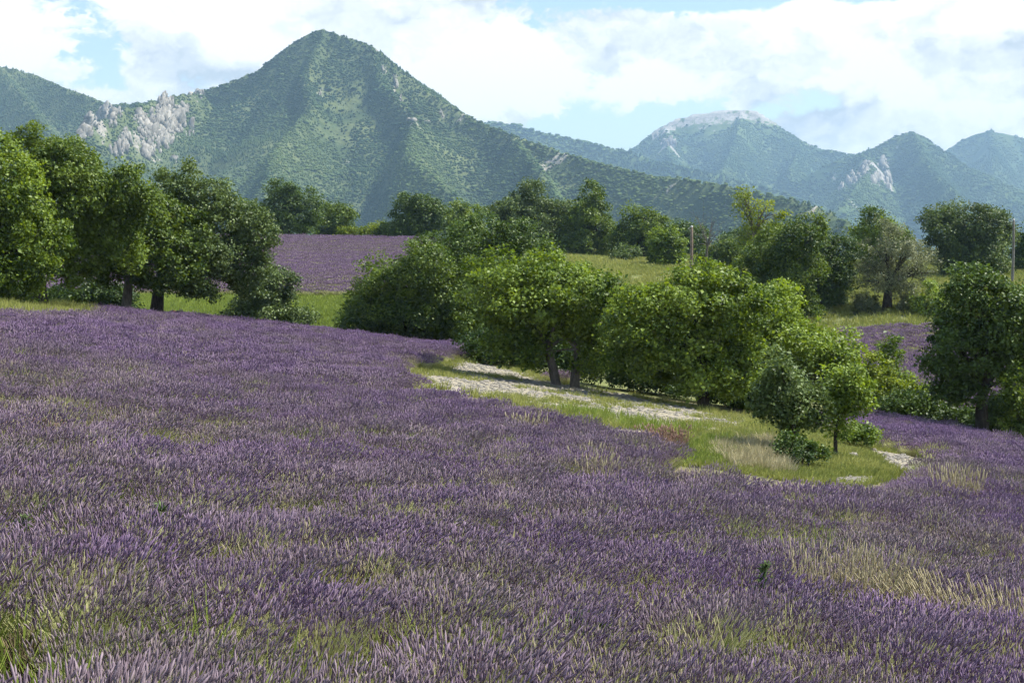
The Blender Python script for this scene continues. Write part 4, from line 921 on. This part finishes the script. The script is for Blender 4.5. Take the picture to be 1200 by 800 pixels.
solo_tuft('dry_grass_tuft', 'grass tuft', 'pale straw tuft in the lavender below the dirt track', [(612, 520), (622, 522)], 'straw_solo', 30, .40, .008, .35, .1, .08, 540, GD)
solo_tuft('dry_grass_tuft', 'grass tuft', 'straw patch left of the bright green island tip', [(690, 575), (698, 588)], 'straw_solo', 26, .45, .006, .35, .1, .08, 545, GD)
GY_ = 'yellow weeds in the lavender'
solo_tuft('yellow_weed', 'weed', 'yellow flowering weed left of the bottom middle', [(385, 735), (400, 742), (415, 735), (398, 722)], 'yellow_solo', 60, .30, .005, .6, .1, 0, 550, GY_)
solo_tuft('yellow_weed', 'weed', 'tan weed at the left edge below the bright purple ridge', [(25, 590), (38, 596)], 'yellow_solo', 50, .30, .006, .5, .1, 0, 555, GY_)
solo_tuft('yellow_weed', 'weed', 'tan weed right of the bottom middle', [(715, 745), (730, 742)], 'yellow_solo', 40, .28, .005, .5, .1, 0, 558, GY_)
solo_tuft('pink_weed', 'weed', 'reddish weed at the left tip of the grassy island', [(765, 530), (778, 533), (790, 530)], 'pink_solo', 50, .36, .009, .5, .05, .06, 560, 'reddish weeds')
solo_tuft('pink_weed', 'weed', 'reddish weed on the bright ridge at the left edge', [(15, 535), (40, 538)], 'pink_solo', 40, .30, .007, .5, .05, .04, 565, 'reddish weeds')

def herb(label, u, v, h, seed, lw=.026, n=60):
    h *= 1.05; return herb_at(label, u, v, h, seed, lw, n)

def herb_at(label, u, v, h, seed, lw, n):
    """upright leafy weed: a stem with leaves up its length"""
    r = np.random.default_rng(seed); p = ground_at(u, v); root = empty('leafy_weed', tuple(p), label, 'weed', 'upright green weeds in the lavender'); g = Geo()
    st = np.stack([.08 * h * np.linspace(0, 1, 6) ** 2, 0 * np.arange(6), np.linspace(-.05, h, 6)], 1); g.add(*tube(st, np.linspace(.009, .003, 6), 5)); g.make('stem', M['herb_solo'], root)
    t = r.uniform(.15, 1, n); a = np.stack([.08 * h * t ** 2, 0 * t, h * t], 1); th = r.uniform(0, 6.28, n); L = .17 * (1.15 - .75 * t) * r.uniform(.7, 1.2, n)
    b = a + np.stack([np.cos(th) * L, np.sin(th) * L, L * .75], 1); V, Q, T = ribbons(r, a, b, np.full(n, lw) * (1.2 - .6 * t), np.stack([0 * t, 0 * t, .03 + 0 * t], 1))
    build('leaves', V, [Q, T], M['herb_solo'], root, attrs={'tint': np.repeat(np.clip(r.normal(.55, .2, n), 0, 1), 5)})
herb('tall dark green weed beside the widest dry grass clump', 890, 745, .62, 601)
herb('dark green weed standing at the left edge', 24, 672, .42, 602)
herb('green weed in the lavender near the left edge, right of the dark one', 53, 650, .40, 603)
herb('bushy green weed in the left part of the field', 184, 665, .50, 604)
herb('pale green weed a third of the way along the field', 357, 660, .36, 605)
herb('leafy weed at the bottom edge right of the middle', 672, 790, .40, 606, .03, 80)
herb('second leafy weed at the bottom edge, right of the middle', 705, 795, .36, 607, .03, 80)
herb('small weed in front of the island', 982, 640, .40, 608)

# the old dead plant in the near corner
p = DEADP; root = empty('dead_lavender_plant', tuple(p), 'dead grey brown lavender stump in the lower left corner', 'dead plant'); g = Geo(); r = np.random.default_rng(8)
for i in range(240):
    th = r.uniform(0, 6.28); rr = r.random() ** .5; e = np.array([np.cos(th) * rr * .34, np.sin(th) * rr * .34, .08 + .22 * (1 - rr * .6) + r.normal(0, .03)]); a = e * np.array([.25, .25, 0]); g.add(*tube(bez(a, (a + e) / 2 + r.normal(0, .04, 3), e, 4), [.008, .006, .005, .003], 4), tint=np.full(16, r.random()))
g.make('twigs', M['dead_solo'], root)
tuft(700, 70, .20, .004, 'yellow_solo', .28, .6, .2, link=True, name='dry_blades', loc=(.05, .25, 0), parent=root)

# ------------------------------------------------------------------ haze: the summer air of the valley
m, t, out = new_mat('summer_haze'); pv = t.node('ShaderNodeVolumePrincipled'); pv.inputs['Color'].default_value = (.46, .72, 1.0, 1); pv.inputs['Density'].default_value = 1.02e-4; pv.inputs['Anisotropy'].default_value = 0.0
t.l.new(pv.outputs[0], out.inputs['Volume'])
zt = max(float(q.Z.max()) for q in (M1, M2, M3, M4, M5)) + 40; zb = float(min(GZ.min(), -73)) - 1.5
hv = np.array([(sx_ * 6100, yy, zz) for zz in (zb, zt) for yy in (-450, 9100) for sx_ in (-1, 1)])
hf = np.array([[0, 2, 3, 1], [4, 5, 7, 6], [0, 1, 5, 4], [2, 6, 7, 3], [0, 4, 6, 2], [1, 3, 7, 5]])
tag(build('haze', hv, hf, m), 'thin blue summer haze over the valley', 'haze', kind='stuff')
